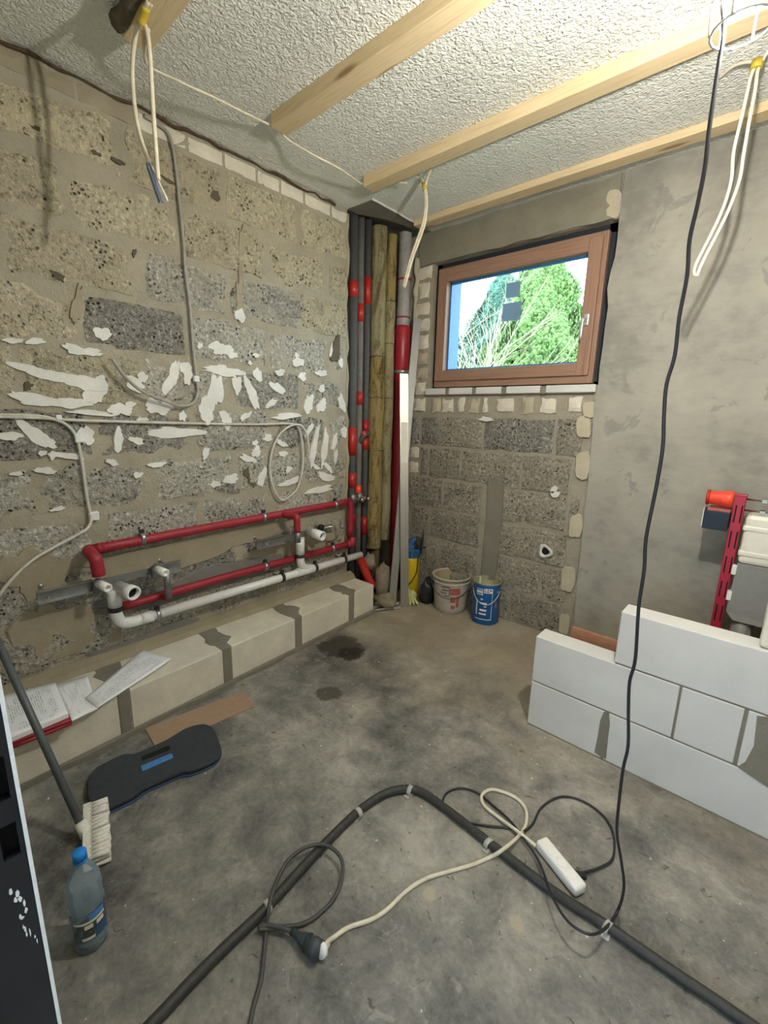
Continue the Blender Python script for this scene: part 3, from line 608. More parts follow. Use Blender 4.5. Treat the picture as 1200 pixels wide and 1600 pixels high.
# drill hole with pale rim and a splash of plaster
q = (1.383, 0.000, 0.631)
obj('pipe_hole_rim', MB().lathe([(0.045, 0.0), (0.05, 0.018), (0.034, 0.022), (0.026, 0.0)], (q[0], 0.0, q[2]), (0, -1, 0), 14, jit=lambda a, h: 1 + 0.15 * math.sin(3 * a + 1)), 'lime', wall_back)
obj('pipe_hole', MB().lathe([(0.027, 0.0), (0.027, 0.010), (0.0, 0.010)], (q[0], 0.0, q[2]), (0, -1, 0), 12), 'hole_dark', wall_back)
for i, q in enumerate([(1.408, 1.051, 0.038, -0.008, -0.006, -0.022), (1.395, 1.082, 0.017, -0.007, -0.014, -0.034), (0.828, 1.550, 0.054, -0.007, -0.002, -0.019)]):
    obj('plaster_remnant', plate(1, (q[0], q[1]), (q[2], q[3]), (q[4], q[5]), 12, 0.010, 540 + i, 0.25), 'lime', wall_back)

# window -----------------------------------------------------------------------
win = thing('window_1', 'brown wooden tilt window with clear pane', 'window', (0.95, 0.05, 1.79), kind='structure'); del win['category']
def ring(name, x0, x1, z0, z1, w, y0, y1, parent, wb=None, bev=0.004):
    wb = wb or w
    obj(name + '_stile', MB().box((x0, y0, z0), (x0 + w, y1, z1), bev), 'larch_z', parent); obj(name + '_stile', MB().box((x1 - w, y0, z0), (x1, y1, z1), bev), 'larch_z', parent)
    obj(name + '_rail', MB().box((x0 + w, y0, z1 - w), (x1 - w, y1, z1), bev), 'larch_x', parent); obj(name + '_rail', MB().box((x0 + w, y0, z0), (x1 - w, y1, z0 + wb), bev), 'larch_x', parent)
FY = 0.02
FX0, FX1, FZ0, FZ1 = 0.295, 1.549, 1.797, 2.695
ring('frame', FX0, FX1, FZ0, FZ1, 0.045, FY + 0.022, FY + 0.09, win, 0.075)
ring('sash', 0.312, 1.522, 1.846, 2.668, 0.080, FY, FY + 0.075, win)
gx0, gx1, gz0, gz1 = 0.388, 1.446, 1.922, 2.592
obj('pane', MB().box((gx0, FY + 0.046, gz0), (gx1, FY + 0.050, gz1)), 'glass', win)
sp = MB().box((gx0, FY + 0.052, gz0), (gx0 + 0.018, FY + 0.074, gz1)); sp.box((gx1 - 0.018, FY + 0.052, gz0), (gx1, FY + 0.074, gz1)); sp.box((gx0, FY + 0.052, gz1 - 0.018), (gx1, FY + 0.074, gz1)); sp.box((gx0, FY + 0.052, gz0), (gx1, FY + 0.074, gz0 + 0.018))
obj('spacer', sp, 'spacer', win)
yg = FY + 0.045
for a, b in (((0.879, 0.065, 2.504), (0.985, 0.065, 2.404)), ((0.861, 0.065, 2.370), (1.005, 0.065, 2.249))):
    obj('sticker', MB().box((a[0], yg - 0.0006, b[2]), (b[0], yg, a[2])), 'sticker', win, label='small translucent blue sticker on the pane')
hx, hz = 1.478, (1.460, 0.010, 2.184)[2]
hd = MB().box((hx - 0.016, FY - 0.012, hz - 0.035), (hx + 0.016, FY, hz + 0.035), 0.006); hd.tube([(hx, FY - 0.005, hz), (hx, FY - 0.045, hz), (hx - 0.004, FY - 0.055, hz - 0.02), (hx - 0.008, FY - 0.055, hz - 0.13)], 0.010, 8, 4)
obj('window_handle', hd, 'handle', win)
tp = MB()
tp.box((WX0, 0.075, WZ0), (FX0 + 0.01, 0.10, WZ1)); tp.box((FX1 - 0.01, 0.075, WZ0), (WX1, 0.10, WZ1)); tp.box((WX0, 0.075, FZ1 - 0.01), (WX1, 0.10, WZ1)); tp.box((WX0, 0.075, WZ0), (WX1, 0.10, FZ0 + 0.01))
obj('sealing_tape', tp, 'tape', win)
# outer reveal, in the blue of the spacer
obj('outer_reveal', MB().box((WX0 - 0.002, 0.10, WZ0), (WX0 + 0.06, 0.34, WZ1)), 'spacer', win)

# ------------------------------------------------------------------ work lamp (gives the room's light)
LX, LY, LZ = 2.333, -1.76, 2.445
lamp = thing('work_lamp', 'lit work lamp with white wire guard hanging at the top right', 'lamp', (LX, LY, LZ - 0.09))
b = MB().lathe([(0.0, -0.052), (0.012, -0.050), (0.021, -0.040), (0.025, -0.024), (0.022, -0.005), (0.016, 0.018), (0.012, 0.04), (0.0, 0.042)], (LX, LY, LZ), (0, 0, 1), 20)
obj('bulb', b, 'bulb', lamp)
obj('socket', MB().lathe([(0.0, 0.14), (0.02, 0.14), (0.024, 0.12), (0.024, 0.06), (0.018, 0.040), (0.0, 0.040)], (LX, LY, LZ), (0, 0, 1), 16), 'white', lamp)
g = MB()
def ringp(r, z, n=20): return [(LX + r * math.cos(6.2832 * k / n), LY + r * math.sin(6.2832 * k / n), LZ + z) for k in range(n)]
g.tube(ringp(0.056, -0.080), 0.0026, 6, 1, closed=True); g.tube(ringp(0.060, -0.02), 0.0025, 6, 1, closed=True)
for k in range(6):
    a = 6.2832 * k / 6 + 0.3; c, s = math.cos(a), math.sin(a)
    g.tube([(LX + 0.024 * c, LY + 0.024 * s, LZ + 0.06), (LX + 0.058 * c, LY + 0.058 * s, LZ + 0.03), (LX + 0.061 * c, LY + 0.061 * s, LZ - 0.03), (LX + 0.058 * c, LY + 0.058 * s, LZ - 0.080)], 0.0022, 6, 4)
obj('wire_guard', g, 'white', lamp)
obj('hanging_wire', MB().tube([(LX, LY, LZ + 0.10), (LX, LY, LZ + 0.3), (LX, LY, 2.965)], 0.003, 6, 1), 'steel', lamp)

# ------------------------------------------------------------------ ceiling battens
def batten(x0, x1, y0, y1, z0, label, grp='pine ceiling battens'):
    return obj('ceiling_batten', MB().box((x0, y0, z0), (x1, y1, H), 0.003), 'pine', None, label, 'batten', grp)
bt = thing('ceiling_batten', 'pine batten with weathered bark edge nearest the camera, cables tied to it', 'batten', (0.5, -2.23, 2.9), 'pine ceiling battens')
obj('timber', MB().box((0.475, -2.275, 2.895), (XR, -2.18, H), 0.003), 'pine', bt)
m = MB().tube([(0.475 + 0.06 * k, -2.285 + 0.01 * math.sin(k * 1.7), 2.935 + 0.006 * math.cos(k * 2.1)) for k in range(7)], [0.034, 0.036, 0.03, 0.034, 0.028, 0.03, 0.01], 8, 3)
obj('bark_edge', m, 'bark_end', bt)
batten(0.44, XR, -1.605, -1.512, 2.91, 'pine batten overhead, second from the camera, sawn end on the bare ceiling')
batten(0.39, XR, -0.915, -0.825, 2.91, 'pine batten running behind the lit work lamp')
batten(0.25, XR, -0.24, -0.15, 2.93, 'pine batten closest to the window wall, just under the ceiling')

# ------------------------------------------------------------------ pipes in the corner shaft
def riser(x, y, r, label, joints, top=2.99, mat='foam_dark', bot=0.02, r2=None):
    t = thing('riser_pipe', label, 'pipe', (x, y, bot), 'dark insulated riser pipes in the corner shaft')
    obj('foam_sleeve', MB().tube([(x, y, bot), (x, y, 1.4), (x, y, top)], r, 12), mat, t)
    for z, h, mt in joints: obj('red_sleeve', MB().tube([(x, y, z), (x, y, z + h)], r + 0.003, 12), mt, t)
    return t
p1 = (-0.045, -0.565); p2 = (-0.05, -0.485); p3 = (-0.055, -0.405)
riser(*p1, 0.034, 'leftmost dark riser pipe in the corner shaft, beside the cut wall edge', [(2.42, 0.11, 'red_bright'), (1.24, 0.22, 'red_bright'), (0.98, 0.12, 'red_bright'), (0.66, 0.10, 'red_soil')])
riser(*p2, 0.027, 'middle dark riser pipe in the corner shaft with orange joint rings', [(2.26, 0.13, 'red_bright'), (1.64, 0.10, 'red_bright'), (0.90, 0.09, 'orange')], mat='foam_grey')
riser(*p3, 0.027, 'rightmost dark riser pipe in the corner shaft, next to the mineral wool', [(2.40, 0.20, 'red_bright'), (1.40, 0.12, 'red_soil'), (1.28, 0.10, 'red_bright'), (0.55, 0.16, 'red_soil')])
# tee between the risers
t = thing('pipe_tee', 'dark bent tee linking two risers in the corner shaft', 'pipe fitting', (-0.01, -0.45, 1.38))
obj('bend', MB().tube([(-0.045, -0.484, 1.34), (-0.012, -0.47, 1.40), (-0.012, -0.43, 1.41), (-0.05, -0.406, 1.39)], 0.024, 10, 5), 'foam_dark', t)
obj('tape', MB().tube([(-0.012, -0.475, 1.398), (-0.012, -0.45, 1.414)], 0.026, 10), 'orange', t)
# valves
for i, (px, py, lb) in enumerate([(p1[0], p1[1], 'chrome stop valve on the leftmost riser, end of the red pipe'), (p2[0], p2[1], 'chrome stop valve on the middle riser')]):
    t = thing('stop_valve', lb, 'valve', (px, py, 0.86), 'chrome stop valves on the risers')
    obj('body', MB().lathe([(0.0, -0.045), (0.028, -0.04), (0.036, -0.02), (0.036, 0.02), (0.028, 0.04), (0.0, 0.045)], (px + 0.012, py, 0.885), (0, 0, 1), 14), 'zinc', t)
    obj('spindle', MB().tube([(px + 0.03, py, 0.885), (px + 0.10, py + 0.015, 0.885)], 0.014, 10), 'steel', t)
    obj('cap', MB().lathe([(0.0, 0.03), (0.016, 0.03), (0.021, 0.02), (0.021, 0.0), (0.0, 0.0)], (px + 0.09, py + 0.013, 0.885), (1, 0.2, 0), 14), 'chrome', t)
# mineral wool wrapped pipes
def wool(x, y, r, z0, z1, label, ma, mb2, zs):
    t = thing('insulated_pipe', label, 'pipe', (x, y, z0), 'mineral wool wrapped pipes in the corner shaft')
    def j(sd): return lambda a, h: 1 + 0.06 * math.sin(2 * a + h * 7 + sd) + 0.12 * noise.noise(Vector((math.cos(a) * 2, math.sin(a) * 2 + sd, h * 9)))
    n = 40
    obj('wool_wrap', MB().lathe([(r, z0 + (zs - z0) * k / n) for k in range(n + 1)], (x, y, 0), (0, 0, 1), 18, jit=j(1)), ma, t)
    obj('upper_wrap', MB().lathe([(r * 0.96, zs + 0.004 + (z1 - zs) * k / n) for k in range(n + 1)], (x, y, 0), (0, 0, 1), 18, jit=j(4) if ma == mb2 else None), mb2, t)
    for z in (zs, zs - 0.32, zs - 0.75):
        if z > z0 + 0.1: obj('wire_binding', MB().tube([(x + r * 1.04 * math.cos(6.2832 * k / 16), y + r * 1.04 * math.sin(6.2832 * k / 16), z + 0.004 * math.sin(k)) for k in range(16)], 0.0025, 5, 1, closed=True), 'black', t)
    return t
wool(-0.03, -0.305, 0.064, 0.42, 2.96, 'thick mineral wool wrapped pipe beside the dark risers', 'wool', 'wool_pale', 2.02)
wool(0.0, -0.197, 0.046, 0.48, 2.93, 'thin mineral wool wrapped pipe beside the red soil pipe', 'wool_pale', 'wool', 2.45)
obj('bare_stub', MB().tube([(-0.03, -0.285, 0.0), (-0.03, -0.285, 0.45)], 0.04, 10), 'trunk', None, 'rusty bare pipe foot below the mineral wool', 'pipe')
# soil pipe
SPX, SPY = 0.055, -0.095
t = thing('soil_pipe', 'red soil pipe with grey upper length in the corner by the window wall', 'pipe', (SPX, SPY, 0))
obj('red_length', MB().tube([(SPX, SPY, 0.0), (SPX, SPY, 1.0), (SPX, SPY, 2.20)], 0.058, 20), 'red_soil', t)
obj('socket', MB().lathe([(0.058, 1.93), (0.066, 1.95), (0.066, 2.26), (0.058, 2.28), (0.05, 2.285)], (SPX, SPY, 0), (0, 0, 1), 20), 'red_soil', t)
obj('clamp', MB().lathe([(0.060, 1.905), (0.067, 1.907), (0.067, 1.93), (0.060, 1.932)], (SPX, SPY, 0), (0, 0, 1), 20), 'steel', t)
obj('upper_length', MB().lathe([(0.056, 2.27), (0.056, 2.40), (0.050, 2.42), (0.050, 2.965)], (SPX, SPY, 0), (0, 0, 1), 20), 'wrap', t)
for z in (2.335, 2.62): obj('seal', MB().lathe([(0.050, z), (0.0585, z + 0.002), (0.0585, z + 0.014), (0.05, z + 0.016)], (SPX, SPY, 0), (0, 0, 1), 20), 'red_pipe', t)
# orange down pipe and sacking at the foot of the shaft
t = thing('drain_branch', 'orange plastic drain bend below the end of the white pipe', 'pipe', (0.06, -0.50, 0.12))
obj('bend', MB().tube([(0.060, -0.584, 0.422), (0.070, -0.548, 0.349), (0.110, -0.525, 0.240), (0.150, -0.502, 0.142)], [0.034, 0.036, 0.036, 0.036], 14, 5), 'red_bright', t)
def lump(name, c, s, mat, label, cat, sd, amp=0.30, freq=2.2, seg=20, rings=12):
    mb = MB(); vs = []; fs = []
    for i in range(rings + 1):
        th = math.pi * i / rings
        for k in range(seg):
            a = 2 * math.pi * k / seg; d = Vector((math.sin(th) * math.cos(a), math.sin(th) * math.sin(a), math.cos(th)))
            q = 1 + amp * noise.noise(d * freq + Vector((sd, 0, 0))) + amp * 0.5 * noise.noise(d * freq * 2.6 + Vector((0, sd, 0)))
            z = d.z * s[2] * q
            vs.append((c[0] + d.x * s[0] * q, c[1] + d.y * s[1] * q, max(0.002, c[2] + z)))
    for i in range(rings):
        for k in range(seg): fs.append((i * seg + k, i * seg + (k + 1) % seg, (i + 1) * seg + (k + 1) % seg, (i + 1) * seg + k))
    mb.add(vs, fs, True); return obj(name, mb, mat, None, label, cat)
lump('sack', (0.17, -0.40, 0.16), (0.07, 0.07, 0.17), 'rag', 'crumpled grey sacking standing in the shaft corner', 'sack', 3, 0.35)
lump('cloth', (0.27, -0.47, 0.05), (0.10, 0.09, 0.065), 'rag', 'crumpled brown cloth on the floor by the ledge end', 'cloth', 8, 0.4)
lump('cloth', (0.07, -0.46, 0.34), (0.05, 0.05, 0.07), 'rag', 'brown rag stuffed behind the end of the white pipe', 'cloth', 12, 0.35)
# flexible hoses lying by the ledge end
for i, (pp, lb) in enumerate([([(0.208, -0.637, 0.014), (0.250, -0.544, 0.014), (0.269, -0.453, 0.014), (0.314, -0.390, 0.014)], 'steel braided hose end on the floor by the ledge, upper of two'), ([(0.250, -0.681, 0.014), (0.292, -0.589, 0.014), (0.331, -0.516, 0.014), (0.364, -0.466, 0.014)], 'steel braided hose end on the floor by the ledge, lower of two')]):
    t = thing('braided_hose', lb, 'hose', pp[0], 'braided hose ends')
    obj('braid', MB().tube(pp, 0.011, 8, 5), 'alu_grey', t)
    a, b = Vector(pp[-2]), Vector(pp[-1]); d = (b - a).normalized()
    obj('nut', MB().tube([b - d * 0.01, b + d * 0.05], 0.016, 8, smooth=False), 'chrome', t)

# aluminium straightedges leaning in the corner
def bar(name, foot, top, w, d, mat, label, grp, side=None):
    f = Vector(foot); tp_ = Vector(top); ax = (tp_ - f).normalized(); s_ = Vector(side or (0.70, -0.60, 0)); s_ = (s_ - ax * s_.dot(ax)).normalized(); n = ax.cross(s_)
    t = thing(name, label, 'straightedge', f, grp)
    q = [f + s_ * (a * w / 2) + n * (b * d / 2) for a, b in ((-1, -1), (1, -1), (1, 1), (-1, 1))]
    obj('profile', MB().prism(q, tp_ - f), mat, t); return t, ax, s_, n
SD = (0.62, 0.78, 0)
t, ax, s_, n_ = bar('straightedge', (0.389, -0.362, 0.000), (0.200, -0.238, 1.887), 0.068, 0.020, 'alu', 'pale aluminium straightedge leaning upright against the red soil pipe', 'aluminium straightedges', SD)
f = Vector((0.389, -0.362, 0.000)); L = Vector((0.200, -0.238, 1.887)) - f
q = [f + L * k + s_ * a for k, a in ((0.63, -0.026), (0.63, 0.026), (0.80, 0.026), (0.80, -0.026))]
nn = n_ if n_.y < 0 else -n_
obj('paper_label', MB().prism([v + nn * 0.0105 for v in q], nn * 0.002), 'label_white', t)
bar('straightedge', (0.313, -0.438, 0.000), (0.164, -0.045, 2.333), 0.060, 0.018, 'alu_grey', 'dull grey aluminium straightedge leaning slanted behind the pale one', 'aluminium straightedges', SD)

# ------------------------------------------------------------------ low ledge of aerated blocks along the left wall
def LXF(y): return 0.272 + 0.055 * (-0.62 - y)
ledge = thing('block_ledge', 'low ledge of pale aerated blocks along the left wall', 'ledge', (0.2, -1.8, 0))
yy = [(0.275, -0.638, 0.249)[1] + 0.02, (0.285, -0.882, 0.227)[1], (0.310, -1.403, 0.227)[1], (0.330, -1.933, 0.233)[1], (0.385, -2.483, 0.216)[1], -3.04]
for i in range(5):
    y1, y0 = yy[i] - (0.025 if i else 0), yy[i + 1] + 0.025
    m = MB(); z0, z1 = 0.022, 0.235; bev = 0.006
    q = [(0.03, y0), (LXF(y0), y0), (LXF(y1), y1), (0.03, y1)]
    bm = bmesh.new(); vs = [bm.verts.new((x, y, z)) for z in (z0, z1) for x, y in q]
    for f_ in ((3, 2, 1, 0), (4, 5, 6, 7), (0, 1, 5, 4), (1, 2, 6, 5), (2, 3, 7, 6), (3, 0, 4, 7)): bm.faces.new([vs[k] for k in f_])
    bmesh.ops.bevel(bm, geom=bm.edges[:], offset=bev, segments=2, profile=0.5, affect='EDGES'); bm.verts.index_update()
    m.add([v.co.copy() for v in bm.verts], [[v.index for v in f_.verts] for f_ in bm.faces]); bm.free()
    obj('block', m, 'aac_cream', ledge)
mj = ledge
r = random.Random(4)
bed = [(LXF(y) + 0.018 + r.uniform(-0.008, 0.014), y, 0) for y in [-3.04 + 0.061 * k for k in range(41)]]
obj('mortar_bed', MB().prism([(0.03, -3.04, 0.0)] + bed + [(0.03, -0.60, 0.0)], (0, 0, 0.026)), 'mortar_grey', mj)
for i in range(1, 5):
    y = yy[i]; w = 0.032
    q = [(0.03, y - w), (LXF(y) - 0.002, y - w), (LXF(y) + 0.004, y - w * 0.6), (LXF(y) + 0.004, y + w * 0.6), (LXF(y) - 0.002, y + w), (0.03, y + w)]
    obj('mortar_joint', MB().prism([(a, b, 0.02) for a, b in q], (0, 0, 0.2165)), 'mortar_grey', mj)
    # smear of mortar spread over the joint
    q = []
    for k in range(14):
        a = 6.2832 * k / 14; q.append((0.17 + 0.13 * math.cos(a) + r.uniform(-0.015, 0.015), y + 0.02 + 0.065 * math.sin(a) + r.uniform(-0.02, 0.02), 0.2345))
    obj('mortar_smear', MB().prism(q, (0, 0, 0.0035)), 'mortar_grey', mj)
# stepped mortar fillet against the wall behind the ledge
obj('mortar_fillet', MB().prism([(0.0, -3.04, 0.20), (0.09, -3.04, 0.20), (0.05, -3.04, 0.262), (0.0, -3.04, 0.285)], (0, 2.42, 0)), 'coat', mj)

# ------------------------------------------------------------------ red water pipes on the left wall
def clampring(par, c, axis, r, wallx=0.0, mat='steel'):
    c = Vector(c); ax = Vector(axis).normalized()
    cl_ = MB().lathe([(r - 0.002, -0.011), (r + 0.006, -0.010), (r + 0.006, 0.010), (r - 0.002, 0.011)], c, ax, 16)
    o = obj('pipe_clamp', cl_, mat, par)
    b_ = MB().tube([(wallx, c.y, c.z), (c.x - r, c.y, c.z)], 0.006, 6) if c.x - r > wallx + 0.006 else MB().tube([(c.x - r - 0.002, c.y, c.z), (c.x - r, c.y, c.z)], 0.006, 6)
    obj('stud', b_, 'zinc', o)
    obj('clamp_screw', MB().box((c.x - 0.008, c.y - 0.012, c.z + r + 0.002), (c.x + 0.010, c.y + 0.012, c.z + r + 0.024), 0.003), 'black', o)
    return o
RX = 0.06
t = thing('water_pipe', 'upper red sleeved water pipe across the left wall with bend at its left end', 'pipe', (RX, -1.6, 0.88), 'red sleeved water pipes')
zr = 0.885
run = [(RX, -2.455, zr - 0.012), (RX, -1.9, zr - 0.004), (RX, -1.2, zr + 0.002), (RX, -0.715, zr + 0.006)]
obj('sleeve', MB().tube(run, 0.026, 12, 6), 'red_pipe', t)
obj('bend', MB().tube([(RX, -2.46, zr - 0.012), (RX + 0.012, -2.478, zr - 0.014), (0.165, -2.482, zr - 0.02), (0.182, -2.478, zr - 0.045), (0.184, -2.475, 0.775)], 0.029, 12, 5), 'red_pipe', t)
obj('drop', MB().tube([(RX, -0.70, zr + 0.006), (RX, -0.682, zr - 0.01), (RX, -0.682, 0.60)], 0.025, 12, 4), 'red_pipe', t)
r = random.Random(2)
for k in range(9): obj('wrinkle', MB().lathe([(0.025, -0.006), (0.0285, 0.0), (0.025, 0.006)], (RX, -2.43 + k * 0.023, zr - 0.011), (0, 1, 0.1), 12), 'red_pipe', t)
for y in (-2.225, -1.475, -0.845): clampring(t, (RX, y, zr), (0, 1, 0), 0.027)
obj('branch', MB().tube([(RX, -1.33, zr), (0.09, -1.325, zr), (0.165, -1.30, zr - 0.004), (0.183, -1.298, zr - 0.02), (0.184, -1.296, 0.775)], 0.023, 12, 5), 'red_pipe', t)
t = thing('water_pipe', 'lower red sleeved water pipe running behind the white drain pipe', 'pipe', (RX, -1.5, 0.54), 'red sleeved water pipes')
obj('sleeve', MB().tube([(RX, -2.36, 0.535), (RX, -1.8, 0.545), (RX, -1.2, 0.545), (RX, -0.70, 0.545)], 0.024, 12, 6), 'red_pipe', t)
obj('elbow_lump', MB().tube([(RX, -0.72, 0.545), (RX + 0.01, -0.675, 0.55), (RX, -0.66, 0.59)], 0.033, 12, 4), 'red_pipe', t)
for k in range(8): obj('wrinkle', MB().lathe([(0.023, -0.006), (0.0265, 0.0), (0.023, 0.006)], (RX, -2.14 + k * 0.024, 0.5405), (0, 1, 0), 12), 'red_pipe', t)
for y in (-1.475, -0.87): clampring(t, (RX, y, 0.545), (0, 1, 0), 0.025)
obj('riser_stub', MB().tube([(0.15, -2.15, 0.55), (0.15, -2.15, 0.72)], 0.018, 10), 'zinc', t); obj('elbow', MB().tube([(RX, -2.15, 0.5405), (0.13, -2.15, 0.542), (0.15, -2.15, 0.575)], 0.019, 10, 4), 'red_pipe', t)

# white drain pipe
WX, WZ = 0.105, 0.452
t = thing('drain_pipe', 'long white plastic drain pipe falling along the left wall above the ledge', 'pipe', (WX, -1.5, WZ))
obj('tube', MB().tube([(WX, -2.26, WZ + 0.004), (WX, -1.24, WZ - 0.002), (WX, -0.60, WZ - 0.008)], 0.026, 16), 'pvc', t)
obj('socket', MB().tube([(WX, -2.285, WZ + 0.004), (WX, -2.225, WZ + 0.004)], 0.031, 16), 'pvc', t)
obj('elbow', MB().tube([(WX, -2.28, WZ + 0.004), (WX, -2.33, WZ + 0.004), (WX + 0.005, -2.378, WZ + 0.022), (WX + 0.01, -2.40, WZ + 0.07), (WX + 0.012, -2.402, WZ + 0.12)], 0.029, 16, 5), 'pvc', t)
obj('seal_ring', MB().tube([(WX + 0.0115, -2.402, WZ + 0.095), (WX + 0.012, -2.402, WZ + 0.118)], 0.034, 16), 'black', t)
obj('upstand', MB().tube([(WX + 0.012, -2.402, WZ + 0.118), (WX + 0.012, -2.402, WZ + 0.215)], 0.032, 16), 'pvc', t)
o = obj('outlet', MB().lathe([(0.0, 0.02), (0.030, 0.02), (0.032, 0.10), (0.037, 0.105), (0.037, 0.145), (0.028, 0.145), (0.028, 0.12)], (WX + 0.0, -2.385, WZ + 0.225), (1, 0.25, -0.1), 18), 'pvc', t)
obj('outlet_dark', MB().lathe([(0.0, 0.118), (0.029, 0.118)], (WX + 0.0, -2.385, WZ + 0.225), (1, 0.25, -0.1), 18), 'hole_dark', o)  # black disc painted for the dark inside the open outlet
for y in (-2.20, -1.375, -1.085, -0.79): clampring(t, (WX, y, WZ), (0, 1, 0), 0.028, mat='black' if y != -2.20 else 'steel')
obj('branch', MB().tube([(WX, -1.10, WZ), (WX, -1.17, WZ + 0.02), (WX + 0.008, -1.215, WZ + 0.065), (WX + 0.01, -1.222, WZ + 0.13)], 0.028, 16, 5), 'pvc', t)
obj('socket', MB().tube([(WX, -1.25, WZ), (WX, -1.06, WZ - 0.002)], 0.031, 16), 'pvc', t)
obj('seal_ring', MB().tube([(WX + 0.01, -1.222, WZ + 0.115), (WX + 0.01, -1.222, WZ + 0.135)], 0.034, 16), 'black', t)
obj('upstand', MB().tube([(WX + 0.01, -1.222, WZ + 0.13), (WX + 0.01, -1.222, WZ + 0.255)], 0.031, 16), 'pvc', t)
o = obj('outlet', MB().lathe([(0.0, 0.02), (0.026, 0.02), (0.028, 0.07), (0.033, 0.075), (0.033, 0.16), (0.026, 0.16), (0.026, 0.13)], (WX + 0.02, -1.175, WZ + 0.305), (1, 0.12, -0.12), 18), 'pvc', t)
obj('outlet_dark', MB().lathe([(0.0, 0.128), (0.027, 0.128)], (WX + 0.02, -1.175, WZ + 0.305), (1, 0.12, -0.12), 18), 'hole_dark', o)  # likewise a black disc for this outlet's dark inside

# fixing brackets with water stubs
def bracket(y0, y1, z, label, ycut, stubs, bolts):
    t = thing('wash_basin_bracket', label, 'bracket', (0.12, (y0 + y1) / 2, z), 'zinc basin brackets')
    for a, b in ycut:
        m = MB()
        m.box((0.118, a, z - 0.028), (0.121, b, z + 0.028)); o = obj('plate', m, 'zinc', t)
        obj('flange', MB().box((0.118, a, z + 0.026), (0.140, b, z + 0.030)), 'steel', o); obj('flange', MB().box((0.118, a, z - 0.030), (0.140, b, z - 0.026)), 'steel', o)
    obj('back_rail', MB().box((0.108, y0, z - 0.018), (0.116, y1, z + 0.018)), 'zinc', t)
    for by in bolts:
        o = obj('bolt', MB().tube([(0.0, by, z + 0.012), (0.155, by, z - 0.004)], 0.004, 6), 'steel', t)
        obj('washer', MB().lathe([(0.0, 0.006), (0.012, 0.006), (0.012, 0.0)], (0.0, by, z + 0.012), (1, 0, 0), 10), 'steel', o)
    for sy, sz, big in stubs:
        o = obj('water_elbow', MB().tube([(0.15, sy, sz - 0.05), (0.15, sy, sz), (0.175, sy, sz + 0.004)], 0.022, 10, 3), 'zinc', t)
        obj('plug_stub', MB().lathe([(0.0, 0.0), (0.019, 0.0), (0.021, 0.035), (0.021, 0.075), (0.013, 0.075), (0.013, 0.05), (0.0, 0.05)], (0.165, sy, sz), (1, 0.25, -0.12), 16), 'white', o)
    return t
bracket(-2.71, -2.06, 0.712, 'zinc basin bracket at the left end of the red pipes', ((-2.71, -2.49), (-2.22, -2.06)), ((-2.475, 0.728, 0), (-2.205, 0.735, 0)), (-2.672, -2.125))
t = bracket(-1.57, -0.93, 0.730, 'zinc basin bracket above the tee of the white drain pipe', ((-1.57, -1.36), (-1.13, -0.93)), (), (-1.515, -0.985))
obj('water_elbow', MB().tube([(0.15, -1.07, 0.70), (0.15, -1.07, 0.76), (0.175, -1.065, 0.765)], 0.022, 10, 3), 'black', t)
obj('chrome_bend', MB().tube([(0.14, -1.05, 0.745), (0.18, -0.99, 0.76), (0.19, -0.955, 0.73), (0.185, -0.95, 0.66), (0.10, -0.95, 0.62)], 0.009, 8, 6), 'chrome', t)
obj('pipe_union', MB().tube([(0.184, -1.296, 0.705), (0.184, -1.296, 0.785)], 0.022, 10), 'zinc', t)

# ------------------------------------------------------------------ cables on the left wall and ceiling
def clip(par, p, sz=0.016):
    p = Vector(p); obj('cable_clip', MB().box((0.004, p.y - sz, p.z - sz), (0.030, p.y + sz, p.z + sz), 0.005), 'clip', par)
t = thing('cable', 'grey cable dropping down the left wall and curling up at its loose end', 'cable', (0.020, -1.882, 2.623))
obj('sheath', MB().tube([(0.004, -2.020, 2.934), (0.010, -1.956, 2.920), (0.018, -1.918, 2.901), (0.018, -1.897, 2.852), (0.018, -1.886, 2.737), (0.018, -1.880, 2.595), (0.018, -1.873, 2.417), (0.018, -1.873, 2.279), (0.018, -1.861, 2.107), (0.018, -1.858, 1.893), (0.018, -1.850, 1.741), (0.025, -1.851, 1.664), (0.030, -1.883, 1.603), (0.040, -1.961, 1.583), (0.055, -2.066, 1.613), (0.070, -2.164, 1.649), (0.080, -2.241, 1.715), (0.085, -2.275, 1.765), (0.085, -2.291, 1.792)], 0.0085, 6, 6), 'cable_grey', t)
clip(t, (0.015, -1.852, 1.734)); 
t = thing('cable', 'pale cable run straight across the left wall ending in a hanging coil', 'cable', (0.020, -2.226, 1.498))
obj('sheath', MB().tube([(0.018, -2.846, 1.514), (0.018, -2.726, 1.513), (0.018, -2.594, 1.510), (0.018, -2.473, 1.502), (0.018, -2.225, 1.495), (0.018, -1.817, 1.487), (0.018, -1.479, 1.484), (0.018, -1.232, 1.489), (0.030, -1.156, 1.464), (0.035, -1.129, 1.368), (0.035, -1.126, 1.211), (0.035, -1.169, 1.056), (0.035, -1.258, 0.985), (0.035, -1.322, 0.983), (0.035, -1.376, 1.069), (0.035, -1.397, 1.186), (0.040, -1.381, 1.312), (0.040, -1.322, 1.415), (0.045, -1.237, 1.473), (0.045, -1.157, 1.482), (0.050, -1.106, 1.434), (0.050, -1.085, 1.345), (0.050, -1.086, 1.287)], 0.0075, 6, 6), 'cable', t)
for q in ((0.000, -2.518, 1.513), (0.000, -1.804, 1.490), (0.000, -1.139, 1.476), (0.000, -1.129, 1.145)): clip(t, q, 0.012)
t = thing('cable', 'pale cable branching down the left wall towards the lower left, held by clips', 'cable', (0.020, -2.450, 1.278))
